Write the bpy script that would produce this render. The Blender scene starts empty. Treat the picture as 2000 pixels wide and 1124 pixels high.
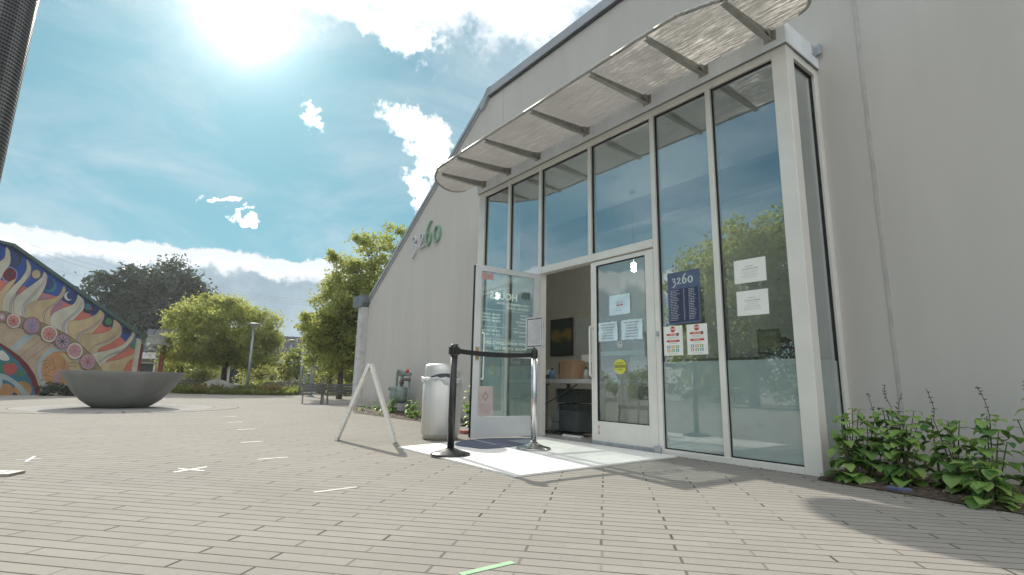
import bpy, bmesh, math, random
import numpy as np
from mathutils import Vector, Matrix
from mathutils.geometry import tessellate_polygon
C = bpy.context.scene
COL = C.collection
R = math.radians
random.seed(7)

# ------------------------------------------------------------------ camera, sky, sun, exposure
PITCH, ROLL, YAW, EYE = .185686, .019705, -.648523, .65
right = Vector((-math.sin(YAW), math.cos(YAW), 0)); fwdh = Vector((-math.cos(YAW), -math.sin(YAW), 0))
fwd = fwdh * math.cos(PITCH) + Vector((0, 0, math.sin(PITCH)))
up0 = -fwdh * math.sin(PITCH) + Vector((0, 0, math.cos(PITCH)))
cx = right * math.cos(ROLL) + up0 * math.sin(ROLL)
cy = -right * math.sin(ROLL) + up0 * math.cos(ROLL)
cam_d = bpy.data.cameras.new("camera"); cam = bpy.data.objects.new("camera", cam_d); COL.objects.link(cam)
cam_d.sensor_width = 36; cam_d.lens = 1004.5 / 2000 * 36; cam_d.clip_start = .03; cam_d.clip_end = 3000
M = Matrix((cx, cy, -fwd)).transposed().to_4x4(); M.translation = (0, 0, EYE); cam.matrix_world = M
C.camera = cam
C.view_settings.view_transform = 'Standard'; C.view_settings.look = 'None'; C.view_settings.gamma = 1
C.view_settings.exposure = 1.05
C.cycles.max_bounces = 10; C.cycles.transparent_max_bounces = 24; C.cycles.sample_clamp_indirect = 6
C.cycles.caustics_reflective = False; C.cycles.caustics_refractive = False

SUN_AZ, SUN_EL = 6.6, 33.8           # azimuth from -X towards +Y, elevation
sdir = Vector((-math.cos(R(SUN_AZ)) * math.cos(R(SUN_EL)), math.sin(R(SUN_AZ)) * math.cos(R(SUN_EL)), math.sin(R(SUN_EL))))
sl = bpy.data.lights.new("sun", 'SUN'); sl.energy = 2.8; sl.angle = R(.55); sl.color = (1, .93, .82)
so = bpy.data.objects.new("sun", sl); COL.objects.link(so); so.rotation_euler = sdir.to_track_quat('Z', 'Y').to_euler()


class NT:
    """tiny helper round a node tree"""
    def __init__(s, nt): s.nt = nt; s.n = nt.nodes; s.l = nt.links
    def node(s, t, **k):
        n = s.n.new(t)
        for a, v in k.items(): setattr(n, a, v)
        return n
    def put(s, sock, v):
        if isinstance(v, bpy.types.NodeSocket): s.l.new(v, sock)
        elif v is not None: sock.default_value = v
    def m(s, op, a, b=None, c=None, clamp=False):
        n = s.n.new('ShaderNodeMath'); n.operation = op; n.use_clamp = clamp
        for i, v in enumerate((a, b, c)):
            if v is not None: s.put(n.inputs[i], v)
        return n.outputs[0]
    def mix(s, f, a, b, blend='MIX'):
        n = s.n.new('ShaderNodeMix'); n.data_type = 'RGBA'; n.blend_type = blend
        s.put(n.inputs[0], f)
        for k, v in ((6, a), (7, b)):
            if isinstance(v, tuple) and len(v) == 3: v = v + (1,)
            s.put(n.inputs[k], v)
        return n.outputs[2]
    def noise(s, vec, scale, detail=3, rough=.55, out=0, dist=0):
        n = s.n.new('ShaderNodeTexNoise'); s.put(n.inputs['Vector'], vec)
        n.inputs['Scale'].default_value = scale; n.inputs['Detail'].default_value = detail
        n.inputs['Roughness'].default_value = rough; n.inputs['Distortion'].default_value = dist
        return n.outputs[out]
    def ramp(s, f, lo, hi, a=0., b=1.):
        n = s.n.new('ShaderNodeMapRange'); n.interpolation_type = 'SMOOTHSTEP'
        s.put(n.inputs[0], f); n.inputs[1].default_value = lo; n.inputs[2].default_value = hi
        n.inputs[3].default_value = a; n.inputs[4].default_value = b
        return n.outputs[0]


# ---- sky: Nishita atmosphere with clouds laid out by compass direction and height
W = bpy.data.worlds.new("World"); C.world = W; W.use_nodes = True
w = NT(W.node_tree); w.n.clear()
sky = w.node('ShaderNodeTexSky', sky_type='NISHITA', sun_disc=False, sun_elevation=R(SUN_EL))
sky.sun_rotation = math.atan2(sdir.x, sdir.y)
sky.air_density = 1.0; sky.dust_density = .35; sky.ozone_density = 1.6
tc = w.node('ShaderNodeTexCoord'); sep = w.node('ShaderNodeSeparateXYZ'); w.l.new(tc.outputs['Generated'], sep.inputs[0])
X_, Y_, Z_ = sep.outputs
az = w.m('MULTIPLY', w.m('ARCTAN2', Y_, w.m('MULTIPLY', X_, -1.)), 57.2958)
el = w.m('MULTIPLY', w.m('ARCSINE', Z_), 57.2958)
n1 = w.noise(tc.outputs['Generated'], 7, 8, .62); n2 = w.noise(tc.outputs['Generated'], 26, 5, .6)
n3 = w.noise(tc.outputs['Generated'], 75, 4, .6)
nn = w.m('ADD', w.m('ADD', w.m('MULTIPLY', w.m('SUBTRACT', n1, .5), 3.0), w.m('MULTIPLY', w.m('SUBTRACT', n2, .5), 2.6)), w.m('MULTIPLY', w.m('SUBTRACT', n3, .5), 1.1))

nns = w.m('ADD', w.m('MULTIPLY', w.m('SUBTRACT', n2, .5), 3.6), w.m('MULTIPLY', w.m('SUBTRACT', n3, .5), 2.4))
def warp(out):
    q = []
    for sc_, am in ((11, 7.), (34, 3.2), (95, 1.1)):
        nq = w.noise(tc.outputs['Generated'], sc_, 3, .6, 1); s_ = w.node('ShaderNodeSeparateColor'); w.l.new(nq, s_.inputs[0]); q.append((w.m('MULTIPLY', w.m('SUBTRACT', s_.outputs[out], .5), am)))
    return w.m('ADD', w.m('ADD', q[0], q[1]), q[2])
azw = w.m('ADD', az, warp(0)); elw = w.m('ADD', el, w.m('MULTIPLY', warp(1), .8))

def blob(a0, e0, ra, re, rot=0, amp=1.):
    da = w.m('SUBTRACT', azw, a0); de = w.m('SUBTRACT', elw, e0)
    c_, s_ = math.cos(R(rot)), math.sin(R(rot))
    p = w.m('ADD', w.m('MULTIPLY', da, c_ / ra), w.m('MULTIPLY', de, s_ / ra))
    q = w.m('ADD', w.m('MULTIPLY', da, -s_ / re), w.m('MULTIPLY', de, c_ / re))
    r2 = w.m('ADD', w.m('MULTIPLY', p, p), w.m('MULTIPLY', q, q))
    v = w.m('SUBTRACT', 1., w.m('SQRT', r2)); amp *= .45
    return w.m('ADD', v, w.m('MULTIPLY', nn if ra > 5 else nns, amp))

# (azimuth, elevation, radii, rotation, raggedness)
BL = [(14, 45, 12, 9.6, 0, .42), (25, 45, 11, 10.2, 0, .5), (37, 44.5, 12, 9.2, 0, .5), (54, 46, 16, 9.5, -6, .4), (2, 41, 7, 7.6, 20, .4), (6, 40, 7, 5.5, 0, .5),
      (23.6, 27.8, 3.0, 2.0, -12, .9), (27.2, 25.4, 3.0, 2.4, -35, .9), (29.5, 23.4, 2.0, 2.6, 10, .8), (26.6, 20.8, 1.4, 3.0, 12, .9), (14.3, 26.8, 2.6, .8, -45, .8), (22, 36.0, 7, 2.0, -6, 1.2), 
      (5.6, 16.4, 1.5, .35, 10, .9), (8.1, 15.3, 1.0, .55, 0, .9)]
cm = None
for b in BL:
    v = blob(*b); cm = v if cm is None else w.m('MAXIMUM', cm, v)
# unseen bright cloud added overhead and behind the viewer to lift ambient light
back = w.m('MULTIPLY', w.ramp(w.m('ABSOLUTE', w.m('ADD', az, -25)), 105, 140), w.ramp(w.m('ADD', el, w.m('MULTIPLY', n1, 30)), 20, 36))
over = w.ramp(w.m('ADD', el, w.m('MULTIPLY', w.m('SUBTRACT', n1, .5), 24)), 50, 58)
cumulus = w.m('MAXIMUM', w.ramp(cm, -.15, .42), w.m('MAXIMUM', back, over))
# low bank of cloud: ragged bright top edge, soft grey underside
edge = w.m('ADD', 12.4, w.m('MULTIPLY', w.m('SUBTRACT', n1, .5), 5.5))
edge = w.m('ADD', edge, w.m('MULTIPLY', w.m('SUBTRACT', n2, .5), 1.6))
edge = w.m('ADD', edge, w.m('MULTIPLY', w.m('SINE', w.m('MULTIPLY', w.m('SUBTRACT', az, 3.), .23)), .35))
depth = w.m('SUBTRACT', edge, el)
front = w.ramp(w.m('ABSOLUTE', w.m('SUBTRACT', az, 10)), 60, 100, 1., 0.)
bank = w.m('MULTIPLY', w.ramp(depth, 0, .35), front)
under = w.ramp(w.m('ADD', depth, w.m('MULTIPLY', w.m('SUBTRACT', n2, .5), 1.2)), 1.1, 2.7)
low = w.ramp(el, .5, 4.5)
bankcol = w.mix(under, (8.6, 8.6, 8.6), w.mix(w.ramp(n1, .38, .62), (1.5, 2.1, 2.5), (2.2, 2.8, 3.15)))
bankcol = w.mix(w.m('MULTIPLY', low, under), (4.3, 4.6, 4.8), bankcol)
patch = w.m('MULTIPLY', w.ramp(n2, .46, .66), w.ramp(cm, .8, .0))
ccol = w.mix(w.m('MULTIPLY', patch, .8), (8.8, 8.8, 8.8), (3.9, 4.1, 4.35))
# brightening towards the sun behind thin cloud
sd = w.node('ShaderNodeVectorMath', operation='DOT_PRODUCT'); w.l.new(tc.outputs['Generated'], sd.inputs[0]); sd.inputs[1].default_value = sdir
ang = w.m('MULTIPLY', w.m('ARCCOSINE', w.m('MINIMUM', sd.outputs['Value'], .99999)), 57.2958)
glow = w.m('ADD', w.m('MULTIPLY', w.m('EXPONENT', w.m('DIVIDE', ang, -1.6)), 16.), w.m('MULTIPLY', w.m('EXPONENT', w.m('DIVIDE', ang, -5.5)), 3.0))
gl = w.node('ShaderNodeCombineColor'); [w.l.new(glow, gl.inputs[i]) for i in range(3)]
mpv = w.node('ShaderNodeMapping'); w.l.new(tc.outputs['Generated'], mpv.inputs[0]); mpv.inputs['Scale'].default_value = (1, 1, 2.6)
veil = w.m('MULTIPLY', w.ramp(w.noise(mpv.outputs[0], 2.8, 7, .6, 0, .6), .36, .66), .62)
# thin the aureole: real sky this clear rolls off towards the sun
sk3 = w.node('ShaderNodeSeparateColor'); w.l.new(sky.outputs[0], sk3.inputs[0]); cmb = w.node('ShaderNodeCombineColor')
for i, (kk, g_) in enumerate(((1.9, .72), (4.4, .90), (6.0, .83))):
    c_ = sk3.outputs[i]; w.l.new(w.m('MULTIPLY', w.m('DIVIDE', w.m('MULTIPLY', c_, kk), w.m('ADD', c_, kk)), g_), cmb.inputs[i])
base = cmb.outputs[0]
base = w.mix(w.m('MULTIPLY', veil, front), base, (2.75, 3.45, 3.85))
colr = w.mix(1., base, gl.outputs[0], 'ADD')
colr = w.mix(cumulus, colr, ccol)
colr = w.mix(bank, colr, bankcol)
bg = w.node('ShaderNodeBackground'); w.l.new(colr, bg.inputs[0]); bg.inputs[1].default_value = .1
ow = w.node('ShaderNodeOutputWorld'); w.l.new(bg.outputs[0], ow.inputs[0])

# ------------------------------------------------------------------ materials
def srgb(r, g, b):
    return tuple(((c / 255) / 12.92 if c <= 10 else (((c / 255) + .055) / 1.055) ** 2.4) for c in (r, g, b))

MATS = {}
def mat(name, col, rough=.6, metal=0., var=.12, scale=6., bump=0., bscale=60., spec=.5, stretch=None, dirt=None, splash=None):
    if name in MATS: return MATS[name]
    m = bpy.data.materials.new(name); m.use_nodes = True; t = NT(m.node_tree)
    p = t.n['Principled BSDF']; MATS[name] = m
    tcn = t.node('ShaderNodeTexCoord'); vec = tcn.outputs['Object']
    if stretch:
        mp = t.node('ShaderNodeMapping'); t.l.new(vec, mp.inputs[0]); mp.inputs['Scale'].default_value = stretch; vec = mp.outputs[0]
    f = t.noise(vec, scale, 5, .6)
    dark = tuple(c * (1 - var) for c in col); light = tuple(min(1, c * (1 + var)) for c in col)
    c = t.mix(t.ramp(f, .3, .7), dark, light)
    if dirt:
        g = t.noise(vec, scale * .35, 6, .7)
        c = t.mix(t.ramp(g, .52, .75, 0, dirt[1]), c, dirt[0])
    if splash:
        sp_ = t.node('ShaderNodeSeparateXYZ'); t.l.new(tcn.outputs['Object'], sp_.inputs[0])
        hz = t.m('ADD', sp_.outputs[2], t.m('MULTIPLY', t.m('SUBTRACT', t.noise(tcn.outputs['Object'], 7, 6, .75), .5), .5))
        c = t.mix(t.ramp(hz, .02, .42, .55, 0), c, splash)
        vd_ = t.noise(tcn.outputs['Object'], 55, 2, .5); c = t.mix(t.ramp(vd_, .72, .80, 0, .35), c, splash)
    t.put(p.inputs['Base Color'], c)
    p.inputs['Roughness'].default_value = rough; p.inputs['Metallic'].default_value = metal
    p.inputs['Specular IOR Level'].default_value = spec
    if rough < .9: t.put(p.inputs['Roughness'], t.ramp(t.noise(vec, scale * 2.3, 4), .3, .7, max(0, rough - .07), min(1, rough + .09)))
    if bump:
        b = t.node('ShaderNodeBump'); b.inputs['Strength'].default_value = bump; b.inputs['Distance'].default_value = .01
        t.l.new(t.noise(vec, bscale, 4, .6), b.inputs['Height']); t.l.new(b.outputs[0], p.inputs['Normal'])
    return m

def glass_mat(name, tint=(.80, .88, .86), base=.08, gain=.9, power=3.6, refl=(.93, .97, 1), flare_veil=.055):
    m = bpy.data.materials.new(name); m.use_nodes = True; t = NT(m.node_tree); t.n.clear(); MATS[name] = m
    lw = t.node('ShaderNodeLayerWeight'); lw.inputs[0].default_value = .5
    fac = t.m('MINIMUM', t.m('ADD', base, t.m('MULTIPLY', t.m('POWER', lw.outputs['Facing'], power), gain)), 1.)
    tr = t.node('ShaderNodeBsdfTransparent'); tr.inputs[0].default_value = tint + (1,)
    gl_ = t.node('ShaderNodeBsdfGlossy'); gl_.inputs['Color'].default_value = refl + (1,); gl_.inputs['Roughness'].default_value = .004
    geo = t.node('ShaderNodeNewGeometry')
    b = t.node('ShaderNodeBump'); b.inputs['Strength'].default_value = .012; b.inputs['Distance'].default_value = .05
    t.l.new(t.noise(geo.outputs['Position'], 1.3, 1), b.inputs['Height']); t.l.new(b.outputs[0], gl_.inputs['Normal'])
    mx = t.node('ShaderNodeMixShader'); t.put(mx.inputs[0], fac); df = t.node('ShaderNodeBsdfDiffuse'); df.inputs[0].default_value = (.62, .66, .66, 1); du_ = t.node('ShaderNodeMixShader')
    t.put(du_.inputs[0], t.ramp(t.noise(geo.outputs['Position'], 3.1, 5, .65), .35, .75, flare_veil * .6, flare_veil * 1.6)); t.l.new(tr.outputs[0], du_.inputs[1]); t.l.new(df.outputs[0], du_.inputs[2])  # pale diffuse layer added to lift blacks like a sun flare veil
    t.l.new(du_.outputs[0], mx.inputs[1]); t.l.new(gl_.outputs[0], mx.inputs[2])
    o = t.node('ShaderNodeOutputMaterial'); t.l.new(mx.outputs[0], o.inputs[0])
    return m

def leaf_mat(name, c1, c2, trans=.5, tcol=None, rough=.5):
    m = bpy.data.materials.new(name); m.use_nodes = True; t = NT(m.node_tree); t.n.clear(); MATS[name] = m
    geo = t.node('ShaderNodeNewGeometry')
    c = t.mix(geo.outputs['Random Per Island'], c1, c2)
    c = t.mix(t.ramp(t.noise(geo.outputs['Position'], .9, 2), .4, .65, 0, .5), c, c1)
    p = t.node('ShaderNodeBsdfPrincipled'); t.put(p.inputs['Base Color'], c); p.inputs['Roughness'].default_value = rough
    p.inputs['Specular IOR Level'].default_value = .3
    tl = t.node('ShaderNodeBsdfTranslucent'); t.put(tl.inputs[0], t.mix(.5, c, tcol or tuple(min(1, x * 2.2) for x in c2)))
    mx = t.node('ShaderNodeMixShader'); mx.inputs[0].default_value = trans; t.l.new(p.outputs[0], mx.inputs[1]); t.l.new(tl.outputs[0], mx.inputs[2])
    o = t.node('ShaderNodeOutputMaterial'); t.l.new(mx.outputs[0], o.inputs[0])
    return m

def emit_mat(name, col, s):
    m = bpy.data.materials.new(name); m.use_nodes = True; t = NT(m.node_tree); t.n.clear(); MATS[name] = m
    e = t.node('ShaderNodeEmission'); e.inputs[0].default_value = col + (1,); e.inputs[1].default_value = s
    o = t.node('ShaderNodeOutputMaterial'); t.l.new(e.outputs[0], o.inputs[0]); return m

def film_mat(name, col, alpha=.7, trans=.5, rough=.6, gloss=0.):
    m = bpy.data.materials.new(name); m.use_nodes = True; t = NT(m.node_tree); t.n.clear(); MATS[name] = m
    tcn = t.node('ShaderNodeTexCoord')
    c = t.mix(t.ramp(t.noise(tcn.outputs['Object'], 4, 4), .3, .7), tuple(x * .93 for x in col), tuple(min(1, x * 1.07) for x in col))
    d = t.node('ShaderNodeBsdfPrincipled'); t.put(d.inputs['Base Color'], c); d.inputs['Roughness'].default_value = rough
    tl = t.node('ShaderNodeBsdfTranslucent'); t.put(tl.inputs[0], c)
    mx = t.node('ShaderNodeMixShader'); mx.inputs[0].default_value = trans; t.l.new(d.outputs[0], mx.inputs[1]); t.l.new(tl.outputs[0], mx.inputs[2])
    tr = t.node('ShaderNodeBsdfTransparent')
    m2 = t.node('ShaderNodeMixShader'); m2.inputs[0].default_value = alpha; t.l.new(tr.outputs[0], m2.inputs[1]); t.l.new(mx.outputs[0], m2.inputs[2])
    last = m2
    if gloss:
        lw = t.node('ShaderNodeLayerWeight'); lw.inputs[0].default_value = .5; g = t.node('ShaderNodeBsdfGlossy'); g.inputs['Roughness'].default_value = .01
        last = t.node('ShaderNodeMixShader'); t.put(last.inputs[0], t.m('MINIMUM', t.m('ADD', gloss, t.m('MULTIPLY', t.m('POWER', lw.outputs['Facing'], 3.2), .9)), 1.)); t.l.new(m2.outputs[0], last.inputs[1]); t.l.new(g.outputs[0], last.inputs[2])
    o = t.node('ShaderNodeOutputMaterial'); t.l.new(last.outputs[0], o.inputs[0]); return m

# paving: rows of narrow concrete pavers laid at 43.5 degrees to the building
def paving_mat():
    m = bpy.data.materials.new("paving"); m.use_nodes = True; t = NT(m.node_tree); p = t.n['Principled BSDF']
    geo = t.node('ShaderNodeNewGeometry'); sp = t.node('ShaderNodeSeparateXYZ'); t.l.new(geo.outputs['Position'], sp.inputs[0])
    x, y, _ = sp.outputs; th = R(42.6); c_, s_ = math.cos(th), math.sin(th)
    wob = t.m('MULTIPLY', t.m('SUBTRACT', t.noise(geo.outputs['Position'], 1.7, 2), .5), .006)
    u = t.m('ADD', t.m('MULTIPLY', x, c_), t.m('MULTIPLY', y, s_))
    v = t.m('ADD', t.m('ADD', t.m('MULTIPLY', x, -s_), t.m('MULTIPLY', y, c_)), wob)
    Wd, L = .0787, .300
    vv = t.m('DIVIDE', t.m('ADD', v, PV), Wd); row = t.m('FLOOR', vv); fv = t.m('SUBTRACT', vv, row)
    dv = t.m('MULTIPLY', t.m('MINIMUM', fv, t.m('SUBTRACT', 1., fv)), Wd)
    par = t.m('FLOORED_MODULO', row, 2.)
    uu = t.m('ADD', t.m('DIVIDE', t.m('ADD', u, PU), L), t.m('ADD', t.m('MULTIPLY', par, .5), t.m('MULTIPLY', t.m('SINE', t.m('MULTIPLY', row, 1.7)), .012)))
    colm = t.m('FLOOR', uu); fu = t.m('SUBTRACT', uu, colm)
    du = t.m('MULTIPLY', t.m('MINIMUM', fu, t.m('SUBTRACT', 1., fu)), L)
    def wn(a, b, o=0):
        cb = t.node('ShaderNodeCombineXYZ'); t.put(cb.inputs[0], a); t.put(cb.inputs[1], b); cb.inputs[2].default_value = o
        n = t.node('ShaderNodeTexWhiteNoise'); n.noise_dimensions = '3D'; t.l.new(cb.outputs[0], n.inputs[0]); return n.outputs[0]
    rnd = wn(row, colm); rline = wn(t.m('ROUND', vv), t.m('ADD', colm, .3), 4.)
    jv = t.m('MULTIPLY', t.ramp(dv, .0014, .0062, 1, 0), t.ramp(rline, 0, 1, .75, 1.))
    ju = t.m('MULTIPLY', t.ramp(du, .0026, .0085, 1, 0), t.m('MULTIPLY', t.m('SUBTRACT', 1., t.m('MULTIPLY', par, .92)), t.ramp(wn(row, t.m('ROUND', uu), 9.), 0, 1, .25, 1.)))
    j = t.m('MAXIMUM', jv, ju)
    fine = t.noise(geo.outputs['Position'], 420, 2, .7)
    blot = t.noise(geo.outputs['Position'], .55, 5, .6); mid = t.noise(geo.outputs['Position'], 9, 4, .6)
    col = t.mix(rnd, (.285, .272, .250), (.310, .297, .274))
    col = t.mix(t.ramp(fine, .35, .68, 0, .55), t.mix(1., col, (.80, .80, .80), 'MULTIPLY'), t.mix(1., col, (1.34, 1.32, 1.28), 'MULTIPLY'))
    col = t.mix(t.ramp(blot, .42, .7, 0, .28), col, (.215, .209, .194))
    col = t.mix(t.ramp(mid, .5, .75, 0, .25), col, (.33, .312, .282))
    vo = t.node('ShaderNodeTexVoronoi'); vo.inputs['Scale'].default_value = 95; t.l.new(geo.outputs['Position'], vo.inputs['Vector'])
    spk = t.m('MULTIPLY', t.ramp(vo.outputs['Distance'], .10, .17, 1, 0), t.m('GREATER_THAN', t.m('FRACT', t.m('MULTIPLY', vo.outputs['Color'], 7.31)), .86))
    col = t.mix(t.m('MULTIPLY', spk, .75), col, (.62, .61, .57))
    col = t.mix(t.m('MULTIPLY', j, .93), col, (.055, .05, .043))
    t.put(p.inputs['Base Color'], col); t.put(p.inputs['Roughness'], t.ramp(mid, .3, .7, .88, 1.)); p.inputs['Specular IOR Level'].default_value = .04
    h = t.m('ADD', t.m('MULTIPLY', j, -1.), t.m('ADD', t.m('MULTIPLY', fine, .22), t.m('MULTIPLY', rnd, .25)))
    b = t.node('ShaderNodeBump'); b.inputs['Strength'].default_value = .55; b.inputs['Distance'].default_value = .004
    t.l.new(h, b.inputs['Height']); t.l.new(b.outputs[0], p.inputs['Normal'])
    return m
PU, PV = .02, .03

def clear_skin():
    m = bpy.data.materials.new("clear_skin"); m.use_nodes = True; t = NT(m.node_tree); t.n.clear()
    a = t.node('ShaderNodeBsdfTransparent'); a.inputs[0].default_value = (.80, .80, .78, 1); b = t.node('ShaderNodeBsdfTranslucent'); b.inputs[0].default_value = (.55, .55, .53, 1)
    c = t.node('ShaderNodeMixShader'); c.inputs[0].default_value = .55; t.l.new(a.outputs[0], c.inputs[1]); t.l.new(b.outputs[0], c.inputs[2])
    o = t.node('ShaderNodeOutputMaterial'); t.l.new(c.outputs[0], o.inputs[0]); return m

def canopy_mat():
    m = bpy.data.materials.new("polycarbonate"); m.use_nodes = True; t = NT(m.node_tree); t.n.clear()
    geo = t.node('ShaderNodeNewGeometry'); mp = t.node('ShaderNodeMapping'); t.l.new(geo.outputs['Position'], mp.inputs[0]); mp.inputs['Scale'].default_value = (1.2, 60, 1)
    mp2 = t.node('ShaderNodeMapping'); t.l.new(geo.outputs['Position'], mp2.inputs[0]); mp2.inputs['Scale'].default_value = (2.2, 14, 1)
    st = t.noise(mp.outputs[0], 1.6, 3, .6); st2 = t.noise(mp2.outputs[0], 1.5, 4, .7)
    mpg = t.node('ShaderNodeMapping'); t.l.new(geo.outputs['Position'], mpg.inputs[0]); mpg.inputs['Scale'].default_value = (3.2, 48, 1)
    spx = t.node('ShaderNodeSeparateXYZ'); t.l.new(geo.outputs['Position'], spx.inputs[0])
    glint_bias = t.m('ADD', t.m('MULTIPLY', t.m('SUBTRACT', t.noise(geo.outputs['Position'], 1.5, 4, .7), .5), 3.4), t.m('MULTIPLY', t.m('ADD', spx.outputs[0], 3.3), .42))  # strengthens the painted glints towards the right end
    gl2 = t.m('MULTIPLY', t.ramp(t.noise(mpg.outputs[0], 1.5, 5, .75), .48, .60), t.ramp(glint_bias, -.1, .9))
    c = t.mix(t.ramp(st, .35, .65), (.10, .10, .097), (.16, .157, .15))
    c = t.mix(gl2, c, (1., .93, .84))  # sun glints painted as pale streaks into the sheet colour
    tl = t.node('ShaderNodeBsdfTranslucent'); t.put(tl.inputs[0], c)
    df = t.node('ShaderNodeBsdfDiffuse'); t.put(df.inputs[0], c)
    b = t.node('ShaderNodeBump'); b.inputs['Strength'].default_value = 1.; b.inputs['Distance'].default_value = .035
    t.l.new(t.m('ADD', st, t.m('MULTIPLY', st2, .8)), b.inputs['Height'])
    gl_ = t.node('ShaderNodeBsdfGlossy'); gl_.inputs['Roughness'].default_value = .22; t.l.new(b.outputs[0], gl_.inputs['Normal'])
    rf = t.node('ShaderNodeBsdfRefraction'); rf.inputs['IOR'].default_value = 1.5; rf.inputs['Roughness'].default_value = .16; t.l.new(b.outputs[0], rf.inputs['Normal'])
    rf.inputs[0].default_value = (.9, .86, .8, 1)
    a = t.node('ShaderNodeMixShader'); a.inputs[0].default_value = .30; t.l.new(tl.outputs[0], a.inputs[1]); t.l.new(df.outputs[0], a.inputs[2])
    b2 = t.node('ShaderNodeMixShader'); b2.inputs[0].default_value = .18; t.l.new(a.outputs[0], b2.inputs[1]); t.l.new(rf.outputs[0], b2.inputs[2])
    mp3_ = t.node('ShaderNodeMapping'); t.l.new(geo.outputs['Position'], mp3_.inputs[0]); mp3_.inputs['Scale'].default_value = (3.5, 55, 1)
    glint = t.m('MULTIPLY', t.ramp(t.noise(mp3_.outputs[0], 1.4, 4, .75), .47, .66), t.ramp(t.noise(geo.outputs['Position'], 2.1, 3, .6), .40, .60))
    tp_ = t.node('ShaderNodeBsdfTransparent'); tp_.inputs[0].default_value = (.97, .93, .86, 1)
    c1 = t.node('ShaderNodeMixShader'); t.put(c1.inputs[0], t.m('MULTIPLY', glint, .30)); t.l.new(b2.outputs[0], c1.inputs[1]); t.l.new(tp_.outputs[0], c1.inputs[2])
    c2 = t.node('ShaderNodeMixShader'); c2.inputs[0].default_value = .08; t.l.new(c1.outputs[0], c2.inputs[1]); t.l.new(gl_.outputs[0], c2.inputs[2])
    o = t.node('ShaderNodeOutputMaterial'); t.l.new(c2.outputs[0], o.inputs[0]); return m

# ------------------------------------------------------------------ mesh builder
def catmull(P, n=6, closed=False):
    P = [Vector(p) for p in P]; N = len(P); out = []
    rng = range(N) if closed else range(N - 1)
    for i in rng:
        if closed: a, b, c, d = P[(i - 1) % N], P[i], P[(i + 1) % N], P[(i + 2) % N]
        else: a, b, c, d = P[max(i - 1, 0)], P[i], P[i + 1], P[min(i + 2, N - 1)]
        for k in range(n):
            t = k / n
            out.append(.5 * ((2 * b) + (c - a) * t + (2 * a - 5 * b + 4 * c - d) * t * t + (3 * b - a - 3 * c + d) * t ** 3))
    if not closed: out.append(P[-1])
    return out

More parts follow.
